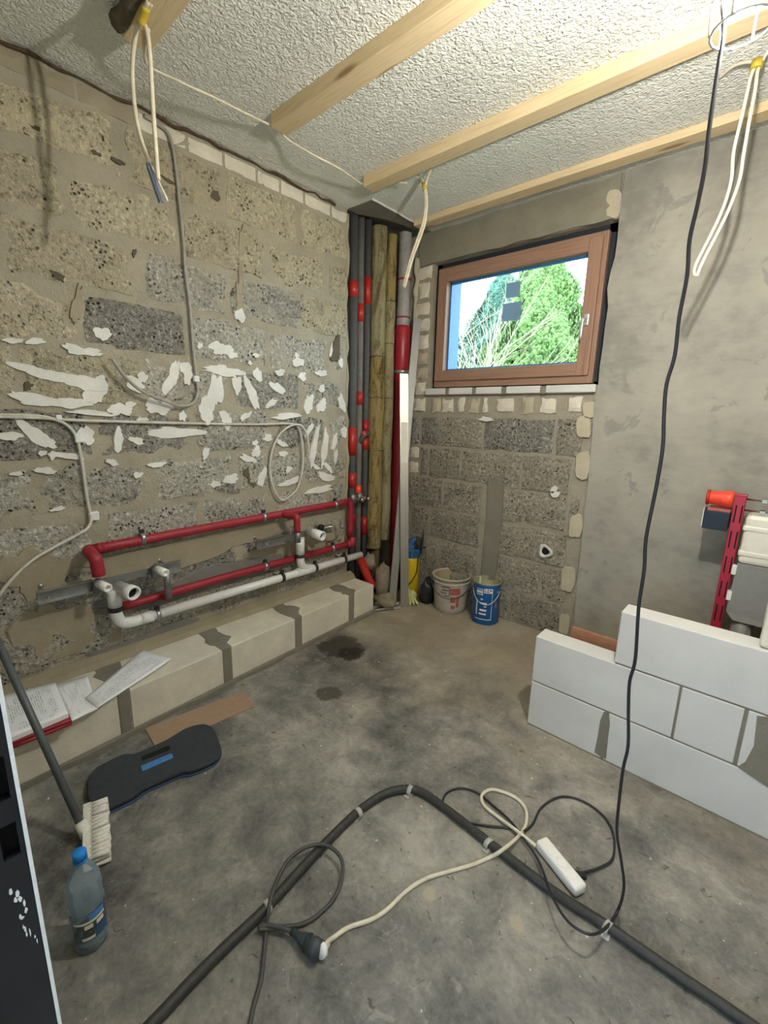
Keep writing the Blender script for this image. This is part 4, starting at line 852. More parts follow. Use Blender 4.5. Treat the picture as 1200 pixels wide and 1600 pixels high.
obj('sheath', MB().tube([(0.018, -2.845, 1.524), (0.018, -2.725, 1.521), (0.018, -2.593, 1.518), (0.018, -2.523, 1.499), (0.018, -2.482, 1.470), (0.018, -2.456, 1.419), (0.018, -2.450, 1.355), (0.018, -2.446, 1.262), (0.018, -2.445, 1.167), (0.018, -2.441, 1.071), (0.030, -2.438, 1.030), (0.050, -2.462, 0.985), (0.060, -2.515, 0.958), (0.070, -2.598, 0.926), (0.080, -2.689, 0.886), (0.090, -2.753, 0.841), (0.100, -2.805, 0.792), (0.100, -2.892, 0.685)], 0.0078, 6, 6), 'cable', t)
for q in ((0.000, -2.444, 1.418), (0.000, -2.424, 1.032)): clip(t, q, 0.022)
# cable loop under the nearest batten
q = Vector((0.649, -2.271, 2.890))
t = thing('cable_loop', 'ivory cable loop with bared wire ends hanging from the nearest batten', 'cable', q)
Y0 = q.y
obj('strand', MB().tube([(q.x + 0.06, Y0, 2.90)] + [(0.630, -2.270, 2.889), (0.582, -2.270, 2.860), (0.535, -2.270, 2.793), (0.523, -2.270, 2.698), (0.537, -2.270, 2.601), (0.573, -2.270, 2.520), (0.611, -2.270, 2.452)], 0.0075, 6, 6), 'cable_ivory', t)
obj('strand', MB().tube([(q.x + 0.06, Y0 + 0.01, 2.90)] + [(0.637, -2.260, 2.891), (0.660, -2.260, 2.821), (0.662, -2.260, 2.727), (0.657, -2.260, 2.623), (0.656, -2.260, 2.513), (0.656, -2.260, 2.428), (0.659, -2.260, 2.386)], 0.0075, 6, 6), 'cable_ivory', t)
for i, (pp, mt) in enumerate([([(0.611, -2.270, 2.452), (0.595, -2.270, 2.459), (0.597, -2.270, 2.442), (0.635, -2.270, 2.372), (0.673, -2.270, 2.307)], 'wire_blue'), ([(0.578, -2.265, 2.470), (0.602, -2.265, 2.440), (0.632, -2.265, 2.391), (0.679, -2.265, 2.311)], 'white'), ([(0.578, -2.260, 2.472), (0.612, -2.260, 2.441), (0.667, -2.260, 2.371), (0.720, -2.260, 2.304)], 'white'), ([(0.616, -2.270, 2.448), (0.659, -2.270, 2.376), (0.700, -2.270, 2.300)], 'wire_blue')]):
    obj('bare_wire', MB().tube(pp, 0.004, 5, 4), mt, t)
obj('tie', MB().tube([(q.x + 0.03, Y0 + 0.004, 2.90), (q.x - 0.0, Y0 + 0.004, 2.882), (q.x - 0.015, Y0, 2.865)], 0.014, 8, 3), 'tie', t)
# thin cable strung along the ceiling from batten to batten
t = thing('ceiling_cable', 'thin pale cable strung under the ceiling from batten to batten', 'cable', (0.45, -1.6, 2.93))
obj('sheath', MB().tube([(0.60, -2.23, 2.89)] + [(0.414, -2.166, 2.900), (0.438, -2.049, 2.885), (0.458, -1.921, 2.885), (0.450, -1.762, 2.900), (0.412, -1.561, 2.935)] + [(0.385, -1.456, 2.935), (0.450, -1.349, 2.890), (0.459, -1.176, 2.890), (0.365, -0.858, 2.940)] + [(0.46, -0.82, 2.95), (0.60, -0.75, 2.93)], 0.0055, 6, 8), 'cable_ivory', t)
# cable by the shaft corner
q = Vector((0.701, -0.713, 2.900))
t = thing('hanging_cable', 'ivory cable hanging beside the window near the shaft corner, tied with yellow tape', 'cable', q)
obj('strand', MB().tube([(q.x - 0.06, q.y + 0.02, 2.955), (q.x - 0.02, q.y, 2.94)] + [(0.701, -0.713, 2.900), (0.715, -0.713, 2.812), (0.706, -0.713, 2.711), (0.662, -0.713, 2.616), (0.621, -0.713, 2.535), (0.589, -0.713, 2.449), (0.566, -0.713, 2.371)], 0.008, 6, 6), 'cable_ivory', t)
obj('strand', MB().tube([(q.x + 0.09, q.y - 0.05, 2.965), (q.x + 0.03, q.y - 0.01, 2.93)] + [(0.711, -0.713, 2.891), (0.725, -0.713, 2.809), (0.716, -0.713, 2.699), (0.673, -0.713, 2.603), (0.632, -0.713, 2.526), (0.600, -0.713, 2.436), (0.572, -0.713, 2.362)], 0.008, 6, 6), 'cable_ivory', t)
obj('tie', MB().tube([(0.700, -0.713, 2.914), (0.707, -0.713, 2.875)], 0.016, 8), 'tie', t)
# cables at the right
q = Vector((2.227, -0.659, 2.900))
t = thing('hanging_cable', 'doubled ivory cable hanging in front of the grey plaster beside the black cord', 'cable', q)
obj('strand', MB().tube([(q.x - 0.13, q.y + 0.10, 2.955), (q.x - 0.07, q.y + 0.04, 2.945)] + [(2.222, -0.659, 2.906), (2.219, -0.659, 2.851), (2.213, -0.659, 2.737), (2.205, -0.659, 2.620), (2.213, -0.659, 2.517), (2.203, -0.659, 2.428), (2.180, -0.659, 2.345), (2.153, -0.659, 2.268), (2.136, -0.659, 2.215), (2.137, -0.659, 2.182), (2.154, -0.659, 2.174)], 0.0062, 6, 6), 'cable_ivory', t)
obj('strand', MB().tube([(q.x + 0.16, q.y - 0.03, 2.955), (q.x + 0.06, q.y - 0.01, 2.94)] + [(2.242, -0.659, 2.890), (2.241, -0.659, 2.812), (2.239, -0.659, 2.696), (2.239, -0.659, 2.599), (2.240, -0.659, 2.509), (2.222, -0.659, 2.412), (2.197, -0.659, 2.331), (2.171, -0.659, 2.257), (2.154, -0.659, 2.204), (2.149, -0.659, 2.175)], 0.0062, 6, 6), 'cable_ivory', t)
obj('tie', MB().tube([(2.233, -0.659, 2.910), (2.232, -0.659, 2.882)], 0.02, 8), 'tie', t)
# black cord of the lamp: from the lamp to the floor, loops, plug into the socket strip
cpts = [(LX - 0.0, LY - 0.0, LZ + 0.13), (LX - 0.035, LY - 0.012, LZ + 0.15), (LX - 0.060, LY - 0.014, LZ + 0.08)] + [(2.301, -1.775, 2.376), (2.303, -1.775, 2.313), (2.303, -1.775, 2.260), (2.304, -1.775, 2.183), (2.307, -1.775, 2.114), (2.304, -1.775, 2.039), (2.299, -1.775, 1.968), (2.305, -1.775, 1.893), (2.302, -1.775, 1.802), (2.305, -1.775, 1.715), (2.297, -1.775, 1.648), (2.302, -1.775, 1.572), (2.310, -1.775, 1.493), (2.309, -1.775, 1.387), (2.304, -1.775, 1.258), (2.311, -1.775, 1.171), (2.312, -1.775, 1.061), (2.323, -1.775, 0.913), (2.318, -1.775, 0.841), (2.326, -1.775, 0.753), (2.339, -1.775, 0.645), (2.336, -1.775, 0.568), (2.339, -1.775, 0.459), (2.346, -1.775, 0.349), (2.369, -1.775, 0.261), (2.387, -1.775, 0.179)] + [(2.377, -1.721, 0.030), (2.365, -1.812, 0.040), (2.343, -1.896, 0.080), (2.302, -1.911, 0.080), (2.259, -1.894, 0.070), (2.205, -1.842, 0.050), (2.155, -1.775, 0.030), (2.107, -1.725, 0.020), (2.031, -1.683, 0.020), (1.965, -1.646, 0.012), (1.882, -1.625, 0.008), (1.801, -1.614, 0.008), (1.735, -1.645, 0.008), (1.709, -1.709, 0.008), (1.735, -1.762, 0.008), (1.816, -1.775, 0.008), (1.892, -1.738, 0.008), (1.978, -1.677, 0.008), (2.022, -1.660, 0.012), (2.039, -1.598, 0.008), (2.034, -1.500, 0.008), (2.068, -1.396, 0.008), (2.134, -1.351, 0.008), (2.220, -1.359, 0.008), (2.282, -1.416, 0.008), (2.312, -1.527, 0.008), (2.287, -1.603, 0.010), (2.242, -1.681, 0.018)]
t = thing('lamp_cord', 'long black cord hanging from the work lamp and looping on the floor', 'cord', cpts[22])
obj('cord', MB().tube(cpts, 0.0044, 6, 5), 'cord', t)
pl_ = (2.234, -1.697, 0.020)
obj('plug', MB().tube([Vector(pl_) + Vector((0.03, 0.02, 0)), Vector(pl_) - Vector((0.02, 0.012, 0))], [0.010, 0.018], 10), 'black', t)

# ------------------------------------------------------------------ floor: hose, extension leads
t = thing('floor_hose', 'thick dusty black conduit bent across the floor in the foreground', 'hose', (1.588, -1.802, 0.000))
obj('tube', MB().tube([(1.571, -2.998, 0.017), (1.560, -2.827, 0.017), (1.549, -2.721, 0.017), (1.543, -2.602, 0.017), (1.541, -2.479, 0.017), (1.527, -2.356, 0.017), (1.512, -2.200, 0.017), (1.506, -2.028, 0.017), (1.526, -1.897, 0.017), (1.572, -1.818, 0.017), (1.637, -1.780, 0.017), (1.765, -1.779, 0.017), (1.914, -1.788, 0.017), (2.048, -1.795, 0.017), (2.209, -1.800, 0.017), (2.365, -1.789, 0.017), (2.535, -1.786, 0.017), (2.695, -1.781, 0.017), (2.842, -1.786, 0.017)], 0.0165, 10, 6), 'hose', t)
for p_, d_ in (((1.511, -2.032, 0.017), (0.1, 1, 0)), ((1.594, -1.807, 0.017), (1, 0.2, 0)), ((1.956, -1.795, 0.017), (1, -0.35, 0)), ((1.541, -2.472, 0.017), (0.1, 1, 0)), ((2.366, -1.791, 0.017), (1, -0.35, 0))):
    o = obj('clamp', MB().lathe([(0.016, -0.009), (0.0205, -0.008), (0.0205, 0.008), (0.016, 0.009)], p_, d_, 12), 'clear', t)
    obj('clamp_foot', MB().box((p_[0] - 0.012, p_[1] - 0.03, 0.0), (p_[0] + 0.012, p_[1] + 0.03, 0.006), 0.002), 'clear', o)
t = thing('extension_lead', 'dark grey extension lead looping over the conduit to a black coupling', 'cord', (1.671, -2.417, -0.000))
obj('cord', MB().tube([(1.809, -2.720, 0.007), (1.741, -2.659, 0.007), (1.715, -2.631, 0.007), (1.681, -2.587, 0.007), (1.635, -2.547, 0.007), (1.587, -2.506, 0.012), (1.557, -2.475, 0.040), (1.518, -2.423, 0.045), (1.485, -2.351, 0.045), (1.492, -2.278, 0.045), (1.535, -2.226, 0.045), (1.597, -2.214, 0.040), (1.643, -2.239, 0.030), (1.674, -2.294, 0.020), (1.676, -2.348, 0.010), (1.662, -2.414, 0.008), (1.619, -2.474, 0.012), (1.588, -2.517, 0.020), (1.575, -2.524, 0.022), (1.584, -2.510, 0.024), (1.624, -2.482, 0.026), (1.664, -2.464, 0.026)], 0.0065, 6, 6), 'grey_cord', t)
a = Vector((1.658, -2.465, 0.026)); b = Vector((1.763, -2.443, 0.030)); d = (b - a); L_ = d.length; d.normalize()
cp = obj('coupling', MB().lathe([(0.0, 0.0), (0.010, 0.0), (0.012, L_ * 0.25), (0.020, L_ * 0.45), (0.022, L_ * 0.7), (0.026, L_ * 0.75), (0.026, L_), (0.0, L_)], a, d, 16), 'coupling', t)
obj('coupling_rib', MB().lathe([(0.022, L_ * 0.55), (0.0245, L_ * 0.57), (0.0245, L_ * 0.61), (0.022, L_ * 0.63)], a, d, 16), 'black', cp)
t = thing('white_lead', 'white extension lead curling over the floor into the socket strip', 'cord', (1.794, -2.062, 0.000))
wp = [(1.768, -2.437, 0.030), (1.761, -2.415, 0.030), (1.757, -2.383, 0.012), (1.768, -2.332, 0.007), (1.804, -2.270, 0.007), (1.822, -2.213, 0.007), (1.832, -2.127, 0.007), (1.855, -2.051, 0.007), (1.898, -1.978, 0.007), (1.944, -1.905, 0.007), (1.980, -1.833, 0.007), (2.008, -1.808, 0.035), (2.021, -1.743, 0.030), (2.023, -1.674, 0.012), (2.019, -1.613, 0.008), (1.991, -1.552, 0.008), (1.941, -1.527, 0.008), (1.879, -1.537, 0.008), (1.836, -1.563, 0.008), (1.825, -1.614, 0.008), (1.858, -1.651, 0.008), (1.936, -1.665, 0.012), (2.003, -1.678, 0.022), (2.049, -1.683, 0.022), (2.091, -1.689, 0.022)]
obj('cord', MB().tube(wp, 0.007, 6, 6), 'cable_ivory', t)
obj('white_plug', MB().lathe([(0.0, 0.0), (0.021, 0.0), (0.021, 0.012), (0.012, 0.02), (0.010, 0.035), (0.0, 0.036)], b, Vector(wp[2]) - b, 12), 'white', t)
a = Vector((2.105, -1.664, 0.000)); b = Vector((2.251, -1.733, 0.000)); a.z = b.z = 0; d = (b - a).normalized(); s_ = Vector((-d.y, d.x, 0)); L_ = (b - a).length + 0.02
t = thing('socket_strip', 'white multi socket strip lying on the floor beside the conduit', 'power strip', a)
bm = bmesh.new(); q = [a - d * 0.01 + s_ * 0.026, a - d * 0.01 - s_ * 0.026, a + d * L_ - s_ * 0.026, a + d * L_ + s_ * 0.026]
vs = [bm.verts.new((v.x, v.y, z)) for z in (0.002, 0.042) for v in q]
for f_ in ((3, 2, 1, 0), (4, 5, 6, 7), (0, 1, 5, 4), (1, 2, 6, 5), (2, 3, 7, 6), (3, 0, 4, 7)): bm.faces.new([vs[k] for k in f_])
bmesh.ops.bevel(bm, geom=bm.edges[:], offset=0.010, segments=3, profile=0.5, affect='EDGES'); bm.verts.index_update()
body = obj('body', MB().add([v.co.copy() for v in bm.verts], [[v.index for v in f_.verts] for f_ in bm.faces], True), 'strip_white', t); bm.free()
for k in range(3):
    c = a + d * (0.05 + k * (L_ - 0.07) / 2.6); c.z = 0.0405
    obj('socket', MB().lathe([(0.019, 0.0), (0.0195, 0.0022), (0.0175, 0.0022), (0.0165, -0.004), (0.0, -0.004)], c, (0, 0, 1), 16), 'white', t)

# ------------------------------------------------------------------ low partition of white aerated blocks
YL = -1.035
pj = thing('block_partition', 'low unfinished partition of white aerated blocks in front of the red frame', 'partition', (2.2, YL + 0.06, 0))
def lowblock(x0, x1, z0, z1, y0=YL, th=0.115):
    obj('block', MB().box((x0, y0, z0), (x1, y0 + th, z1), 0.005), 'aac', pj)
x1_ = (2.216, -1.036, -0.003)[0]
lowblock(1.765, (2.132, -1.036, 0.074)[0] - 0.003, 0.002, 0.247)
lowblock((2.132, -1.036, 0.074)[0] + 0.003, 2.75, 0.002, 0.247)
xb = (2.381, -1.036, 0.372)[0]; xc = (2.593, -1.036, 0.368)[0]
lowblock(1.765, xb - 0.004, 0.252, 0.497)
lowblock(xb + 0.004, xc - 0.006, 0.252, 0.497)
lowblock(xc + 0.006, 2.75, 0.252, 0.497)
lowblock(2.125, 2.75, 0.502, 0.747)
lowblock(2.756, 3.44, 0.002, 0.247)
lowblock(2.756, 3.44, 0.252, 0.497)
obj('bed_joint', MB().box((1.775, YL + 0.003, 0.246), (3.43, YL + 0.108, 0.253)), 'mortar_grey', pj)
obj('bed_joint', MB().box((2.13, YL + 0.003, 0.496), (3.43, YL + 0.108, 0.503)), 'mortar_grey', pj)
obj('floor_bed', MB().box((1.77, YL - 0.004, 0.0), (3.43, YL + 0.112, 0.004)), 'mortar_grey', pj)
for x, z0 in ((xb, 0.252), (xc, 0.252)): obj('head_joint', MB().box((x - 0.007, YL + 0.003, z0), (x + 0.007, YL + 0.108, z0 + 0.245)), 'mortar_grey', pj)
def smear(pts, par=pj):
    obj('mortar_smear', MB().prism([(x, YL - 0.003, z) for x, y_, z in pts], (0, 0.006, 0)), 'mortar_grey', par)
smear([(2.114, -1.036, 0.245), (2.133, -1.036, 0.251), (2.145, -1.036, 0.200), (2.147, -1.036, 0.116), (2.151, -1.036, 0.012), (2.126, -1.036, 0.011), (2.099, -1.036, 0.020), (2.103, -1.036, 0.109), (2.104, -1.036, 0.195)])
smear([(2.624, -1.036, 0.488), (2.652, -1.036, 0.497), (2.682, -1.036, 0.486), (2.727, -1.036, 0.209), (2.674, -1.036, 0.226), (2.638, -1.036, 0.237), (2.603, -1.036, 0.250), (2.621, -1.036, 0.284), (2.634, -1.036, 0.363)])
obj('sheet_of_white', MB().box(((2.587, -1.000, 0.809)[0], YL + 0.012, 0.749), ((2.587, -1.000, 0.809)[0] + 0.075, YL + 0.10, 1.05), 0.015), 'cistern', None, 'white slab standing on the partition at the right picture edge', 'slab').name = 'white_slab'
obj('board_offcut', MB().box((1.86, -0.86, 0.0), (2.10, -0.835, 0.50), 0.003, Matrix.Rotation(math.radians(-6), 3, 'X'), (1.98, -0.85, 0)), 'plank', None, 'brown board offcut leaning behind the white partition', 'board')

# ------------------------------------------------------------------ red installation frame behind the partition
FXp = 2.42; FYp = -0.21
t = thing('cistern_frame', 'red steel installation frame with white concealed cistern behind the partition', 'toilet frame', (2.65, FYp, 0))
def post(x):
    m = MB(); m.box((x - 0.024, FYp - 0.022, 0.0), (x + 0.024, FYp + 0.022, 1.205), 0.004); o = obj('post', m, 'frame_red', t)
    for k in range(8):
        z = 0.12 + k * 0.135
        for dx in (-0.010, 0.014): obj('slot', MB().box((x + dx - 0.003, FYp - 0.0232, z), (x + dx + 0.003, FYp - 0.021, z + 0.09)), 'hole_dark', o)
    obj('cap', MB().box((x - 0.025, FYp - 0.024, 1.200), (x + 0.025, FYp + 0.024, 1.212), 0.003), 'frame_red', o)
post(FXp); post(FXp + 0.46)
obj('crossbar', MB().box((FXp + 0.024, FYp - 0.012, 0.22), (FXp + 0.436, FYp + 0.018, 0.262), 0.003), 'frame_red', t)
for dy, z in ((-0.012, 1.19), (-0.02, 1.135)):
    o = obj('threaded_rod', MB().tube([(FXp + 0.024, FYp + dy, z), (FXp + 0.436, FYp + dy, z)], 0.005, 8), 'chrome', t)
    obj('nut', MB().tube([(FXp + 0.085, FYp + dy, z), (FXp + 0.105, FYp + dy, z)], 0.011, 6, smooth=False), 'chrome', o)
c0 = FXp + 0.035
cs = obj('cistern', MB().box((c0, FYp - 0.03, 0.86), (FXp + 0.43, FYp + 0.09, 1.115), 0.02), 'cistern', t)
for z in (0.90, 1.03): obj('cistern_band', MB().box((c0 - 0.004, FYp - 0.034, z), (FXp + 0.432, FYp + 0.09, z + 0.03), 0.008), 'cistern', cs)
g = obj('foam_shell', MB().prism([(c0 - 0.004, FYp - 0.045, 0.60), (c0 + 0.03, FYp - 0.055, 0.56), (FXp + 0.40, FYp - 0.055, 0.56), (FXp + 0.435, FYp - 0.045, 0.60), (FXp + 0.43, FYp - 0.045, 0.86), (c0 + 0.004, FYp - 0.045, 0.86)], (0, 0.12, 0)), 'eps_grey', t)
for z in (0.66, 0.80): obj('foam_clip', MB().box((c0 - 0.014, FYp - 0.052, z), (c0 + 0.006, FYp - 0.02, z + 0.05), 0.003), 'white', g)
obj('flush_pipe', MB().tube([(c0 + 0.07, FYp, 0.57), (c0 + 0.07, FYp, 0.20)], 0.045, 16), 'pipe_grey', t)
obj('waste_pipe', MB().tube([(c0 + 0.20, FYp + 0.02, 0.57), (c0 + 0.20, FYp + 0.02, 0.05)], 0.052, 16), 'pipe_grey', t)
for x in (FXp, FXp + 0.46): obj('foot', MB().box((x - 0.05, FYp - 0.06, 0.0), (x + 0.05, FYp + 0.06, 0.012), 0.003), 'zinc', t)
for z in (0.25, 1.15): obj('wall_tie', MB().tube([(FXp, FYp + 0.02, z), (FXp, -0.012, z)], 0.006, 8), 'steel', t)
bx = MB().box((FXp - 0.135, FYp - 0.06, 1.02), (FXp - 0.028, FYp + 0.06, 1.115), 0.004); t2 = thing('foam_box', 'navy foam box with pale lid beside the red frame post', 'box', (FXp - 0.08, FYp, 1.02))
obj('body', bx, 'navy', t2); obj('lid', MB().box((FXp - 0.125, FYp - 0.055, 1.115), (FXp - 0.028, FYp + 0.06, 1.13), 0.003), 'print_red', t2); obj('side_sheet', MB().box((FXp - 0.139, FYp - 0.06, 1.03), (FXp - 0.1355, FYp + 0.06, 1.125)), 'label_white', t2)
obj('support_arm', MB().tube([(FXp - 0.08, FYp + 0.055, 1.07), (FXp - 0.08, -0.012, 1.07)], 0.008, 8), 'steel', t2)
t2 = thing('protective_cap', 'orange red plastic cap lying on the navy foam box', 'cap', (FXp - 0.08, FYp, 1.13))
obj('cone', MB().lathe([(0.0, 0.105), (0.031, 0.105), (0.034, 0.09), (0.043, 0.02), (0.045, 0.0), (0.0, 0.0)], (FXp - 0.028, FYp - 0.005, 1.178), (-1, 0, 0), 20), 'orange', t2)
obj('rim', MB().lathe([(0.034, 0.098), (0.040, 0.100), (0.040, 0.112), (0.030, 0.112)], (FXp - 0.028, FYp - 0.005, 1.178), (-1, 0, 0), 20), 'red_bright', t2)

# ------------------------------------------------------------------ buckets, sprayer, gloves
def patch(c, rf, a0, a1, z0, z1, off=0.0012):
    """curved print patch on a round vessel; rf(z) radius, angles in radians"""
    n = 10; vs = []; fs = []
    for z in (z0, z1):
        for k in range(n + 1):
            a = a0 + (a1 - a0) * k / n; rr = rf(z - c[2]) + off; vs.append((c[0] + rr * math.cos(a), c[1] + rr * math.sin(a), z))
    for k in range(n): fs.append((k, k + 1, n + 2 + k, n + 1 + k))
    return MB().add(vs, fs, True)
cA = (0.669, -0.103, 0.000); ca = (cA[0], cA[1], 0.0); RA = 0.150; HA = 0.285
def ang(c): return math.atan2(-3.081 - c[1], 2.532 - c[0])
fa = lambda z: RA * (0.86 + 0.14 * z / HA)
t = thing('plastic_bucket', 'dusty white plastic bucket with faded red print below the window', 'bucket', ca)
obj('shell', MB().lathe([(0.0, 0.0), (fa(0) - 0.006, 0.0), (fa(0.006), 0.006)] + [(fa(HA * k / 6), HA * k / 6) for k in range(1, 7)] + [(RA + 0.010, HA), (RA + 0.010, HA + 0.012), (RA - 0.004, HA + 0.012), (RA - 0.006, HA)], ca, (0, 0, 1), 32), 'bucket', t)
obj('inside', MB().lathe([(RA - 0.006, HA + 0.004), (fa(0.15) - 0.006, 0.15), (fa(0.12) - 0.02, 0.13), (0.0, 0.12)], ca, (0, 0, 1), 32, jit=lambda a, h: 1 + 0.015 * math.sin(5 * a)), 'bucket_in', t)
obj('rim_band', MB().lathe([(fa(HA * 0.88), HA * 0.86), (fa(HA * 0.88) + 0.008, HA * 0.87), (fa(HA * 0.88) + 0.008, HA * 0.90), (fa(HA * 0.9), HA * 0.91)], ca, (0, 0, 1), 32), 'bucket', t)
a0 = ang(ca)
for (s, e_, z0, z1, mt) in [(-0.05, 0.55, 0.165, 0.225, 'print_red'), (0.0, 0.30, 0.10, 0.150, 'print_red'), (0.34, 0.52, 0.06, 0.155, 'print_red'), (0.05, 0.30, 0.045, 0.075, 'print_red'), (-0.55, -0.05, 0.225, 0.235, 'print_dark'), (-0.5, -0.12, 0.198, 0.208, 'print_dark'), (-0.6, -0.2, 0.175, 0.183, 'print_dark'), (-0.10, -0.06, 0.165, 0.225, 'print_dark'), (-0.36, -0.05, 0.150, 0.160, 'print_dark')]:
    obj('print', patch(ca, fa, a0 + s, a0 + e_, z0, z1), mt, t)
hp = []
for k in range(13):
    q = k / 12; a = a0 - 1.45 + 2.75 * q; dz = math.sin(math.pi * q); hp.append((ca[0] + (RA + 0.016 + 0.006 * dz) * math.cos(a), ca[1] + (RA + 0.016 + 0.006 * dz) * math.sin(a), 0.262 - 0.115 * dz))
obj('bail_handle', MB().tube(hp, 0.004, 6, 3), 'print_dark', t)
cB = (0.994, -0.102, 0.000); cb = (cB[0], cB[1], 0.0); RB = 0.105; HB = 0.325
fb = lambda z: RB
t = thing('metal_pail', 'blue metal pail with white print beside the dusty bucket', 'pail', cb)
obj('shell', MB().lathe([(0.0, 0.0), (RB - 0.004, 0.0), (RB, 0.004), (RB, HB)], cb, (0, 0, 1), 32), 'tin_blue', t)
obj('rim', MB().lathe([(RB, HB - 0.004), (RB + 0.005, HB), (RB + 0.003, HB + 0.008), (RB - 0.005, HB + 0.006), (RB - 0.004, HB - 0.004)], cb, (0, 0, 1), 32), 'tin_in', t)
obj('inside', MB().lathe([(RB - 0.003, HB), (RB - 0.003, 0.24), (0.0, 0.235)], cb, (0, 0, 1), 32), 'tin_in', t)
obj('residue', MB().lathe([(RB - 0.004, 0.262), (RB - 0.02, 0.258), (0.0, 0.25)], cb, (0, 0, 1), 24), 'mortar_mix', t)
obj('seam', patch(cb, lambda z: RB - 0.006, ang(cb) + math.pi + 0.55, ang(cb) + math.pi + 0.68, 0.25, HB, 0.0), 'label_white', t)
a0 = ang(cb)
for s, e_, z0, z1 in [(-0.75, -0.25, 0.285, 0.291), (-0.75, -0.25, 0.243, 0.249), (-0.30, -0.25, 0.243, 0.291), (-0.75, -0.32, 0.258, 0.276), (-0.18, 0.42, 0.262, 0.298), (0.42, 0.45, 0.045, 0.298), (-0.75, 0.45, 0.045, 0.050), (-0.38, -0.22, 0.205, 0.214), (-0.42, 0.08, 0.170, 0.184), (-0.42, 0.08, 0.115, 0.130), (-0.46, 0.06, 0.085, 0.098), (-0.12, 0.06, 0.148, 0.157), (-0.72, -0.62, 0.08, 0.20), (0.85, 0.95, 0.26, 0.275)]:
    obj('print', patch(cb, fb, a0 + s, a0 + e_, z0, z1), 'label_white', t)
for s, e_, z0, z1 in [(-0.13, -0.08, 0.270, 0.292), (-0.13, -0.02, 0.270, 0.277), (0.05, 0.10, 0.268, 0.292), (0.05, 0.20, 0.286, 0.292), (0.05, 0.20, 0.268, 0.274), (0.25, 0.36, 0.275, 0.292)]:
    obj('print', patch(cb, fb, a0 + s, a0 + e_, z0, z1, 0.002), 'tin_blue', t)
obj('print', patch(cb, fb, a0 + 0.72, a0 + 0.88, 0.14, 0.185), 'print_red', t)
hp = []
for k in range(13):
    q = k / 12; a = a0 - 1.2 + 2.3 * q; dz = math.sin(math.pi * q); hp.append((cb[0] + (RB + 0.006 + 0.012 * dz) * math.cos(a), cb[1] + (RB + 0.006 + 0.012 * dz) * math.sin(a), 0.275 - 0.10 * dz))
obj('bail_handle', MB().tube(hp, 0.003, 6, 3), 'steel', t)
# pressure sprayer
cS = (0.258, -0.128, 0.000); cs_ = (cS[0], cS[1], 0)
t = thing('pressure_sprayer', 'yellow garden pressure sprayer with blue pump head in the corner', 'sprayer', cs_)
obj('tank', MB().lathe([(0.0, 0.0), (0.068, 0.0), (0.076, 0.012), (0.076, 0.34), (0.074, 0.365), (0.0, 0.365)], cs_, (0, 0, 1), 24), 'yellow', t)
obj('collar', MB().lathe([(0.0, 0.365), (0.080, 0.365), (0.084, 0.375), (0.084, 0.425), (0.07, 0.437), (0.0, 0.437)], cs_, (0, 0, 1), 20, smooth=False), 'blue_plastic', t)
obj('pump_handle', MB().tube([(cs_[0] - 0.01, cs_[1], 0.43), (cs_[0] - 0.01, cs_[1], 0.475), (cs_[0] + 0.025, cs_[1] + 0.02, 0.515), (cs_[0] + 0.055, cs_[1] + 0.04, 0.52)], [0.045, 0.035, 0.024, 0.015], 10, 4), 'blue_plastic', t)
obj('lance', MB().tube([(cs_[0] + 0.075, cs_[1] + 0.03, 0.40), (cs_[0] + 0.085, cs_[1] + 0.04, 0.52), (cs_[0] + 0.09, cs_[1] + 0.045, 0.61)], [0.012, 0.012, 0.005], 8), 'black', t)
obj('trigger', MB().tube([(cs_[0] + 0.055, cs_[1] + 0.01, 0.42), (cs_[0] + 0.05, cs_[1] + 0.015, 0.55)], 0.009, 8), 'black', t); obj('trigger_guard', MB().tube([(cs_[0] + 0.04, cs_[1], 0.445), (cs_[0] + 0.12, cs_[1] + 0.05, 0.455)], 0.009, 8), 'black', t)
aS = ang(cs_); hp = [(cs_[0] + 0.083 * math.cos(aS + s), cs_[1] + 0.083 * math.sin(aS + s), z) for s, z in ((0.85, 0.40), (0.80, 0.30), (0.6, 0.22), (0.1, 0.15), (-0.5, 0.10), (-1.0, 0.09))]
obj('spray_hose', MB().tube(hp, 0.005, 6, 5), 'black', t)
# gloves: a crumpled pair with fingers
cg = (0.358, -0.245, 0.000)
t = thing('work_glove', 'crumpled pale green work glove on the floor before the yellow sprayer', 'glove', cg)
mb = MB(); vs = []; fs = []
for i in range(11):
    th = math.pi * i / 10
    for k in range(16):
        a = 2 * math.pi * k / 16; dd = Vector((math.sin(th) * math.cos(a), math.sin(th) * math.sin(a), math.cos(th))); q = 1 + 0.45 * noise.noise(dd * 2.7 + Vector((4, 0, 0)))
        vs.append((cg[0] + dd.x * 0.055 * q, cg[1] + dd.y * 0.05 * q, max(0.003, 0.058 + dd.z * 0.052 * q)))
for i in range(10):
    for k in range(16): fs.append((i * 16 + k, i * 16 + (k + 1) % 16, (i + 1) * 16 + (k + 1) % 16, (i + 1) * 16 + k))
obj('palm', mb.add(vs, fs, True), 'glove', t)
for k in range(4):
    a = -1.25 + 0.33 * k; d0 = Vector((math.cos(a), math.sin(a), 0)); b0 = Vector((cg[0], cg[1], 0.05))
    obj('finger', MB().tube([b0 + d0 * 0.03, b0 + d0 * 0.065 + Vector((0, 0, -0.012)), b0 + d0 * (0.10 + 0.008 * (k % 2)) + Vector((0, 0, -0.036))], [0.013, 0.0125, 0.009], 8, 4), 'glove', t)
obj('thumb', MB().tube([(cg[0] - 0.02, cg[1] - 0.02, 0.08), (cg[0] - 0.03, cg[1] - 0.06, 0.06), (cg[0] - 0.01, cg[1] - 0.085, 0.02)], [0.013, 0.012, 0.009], 8, 4), 'glove', t)
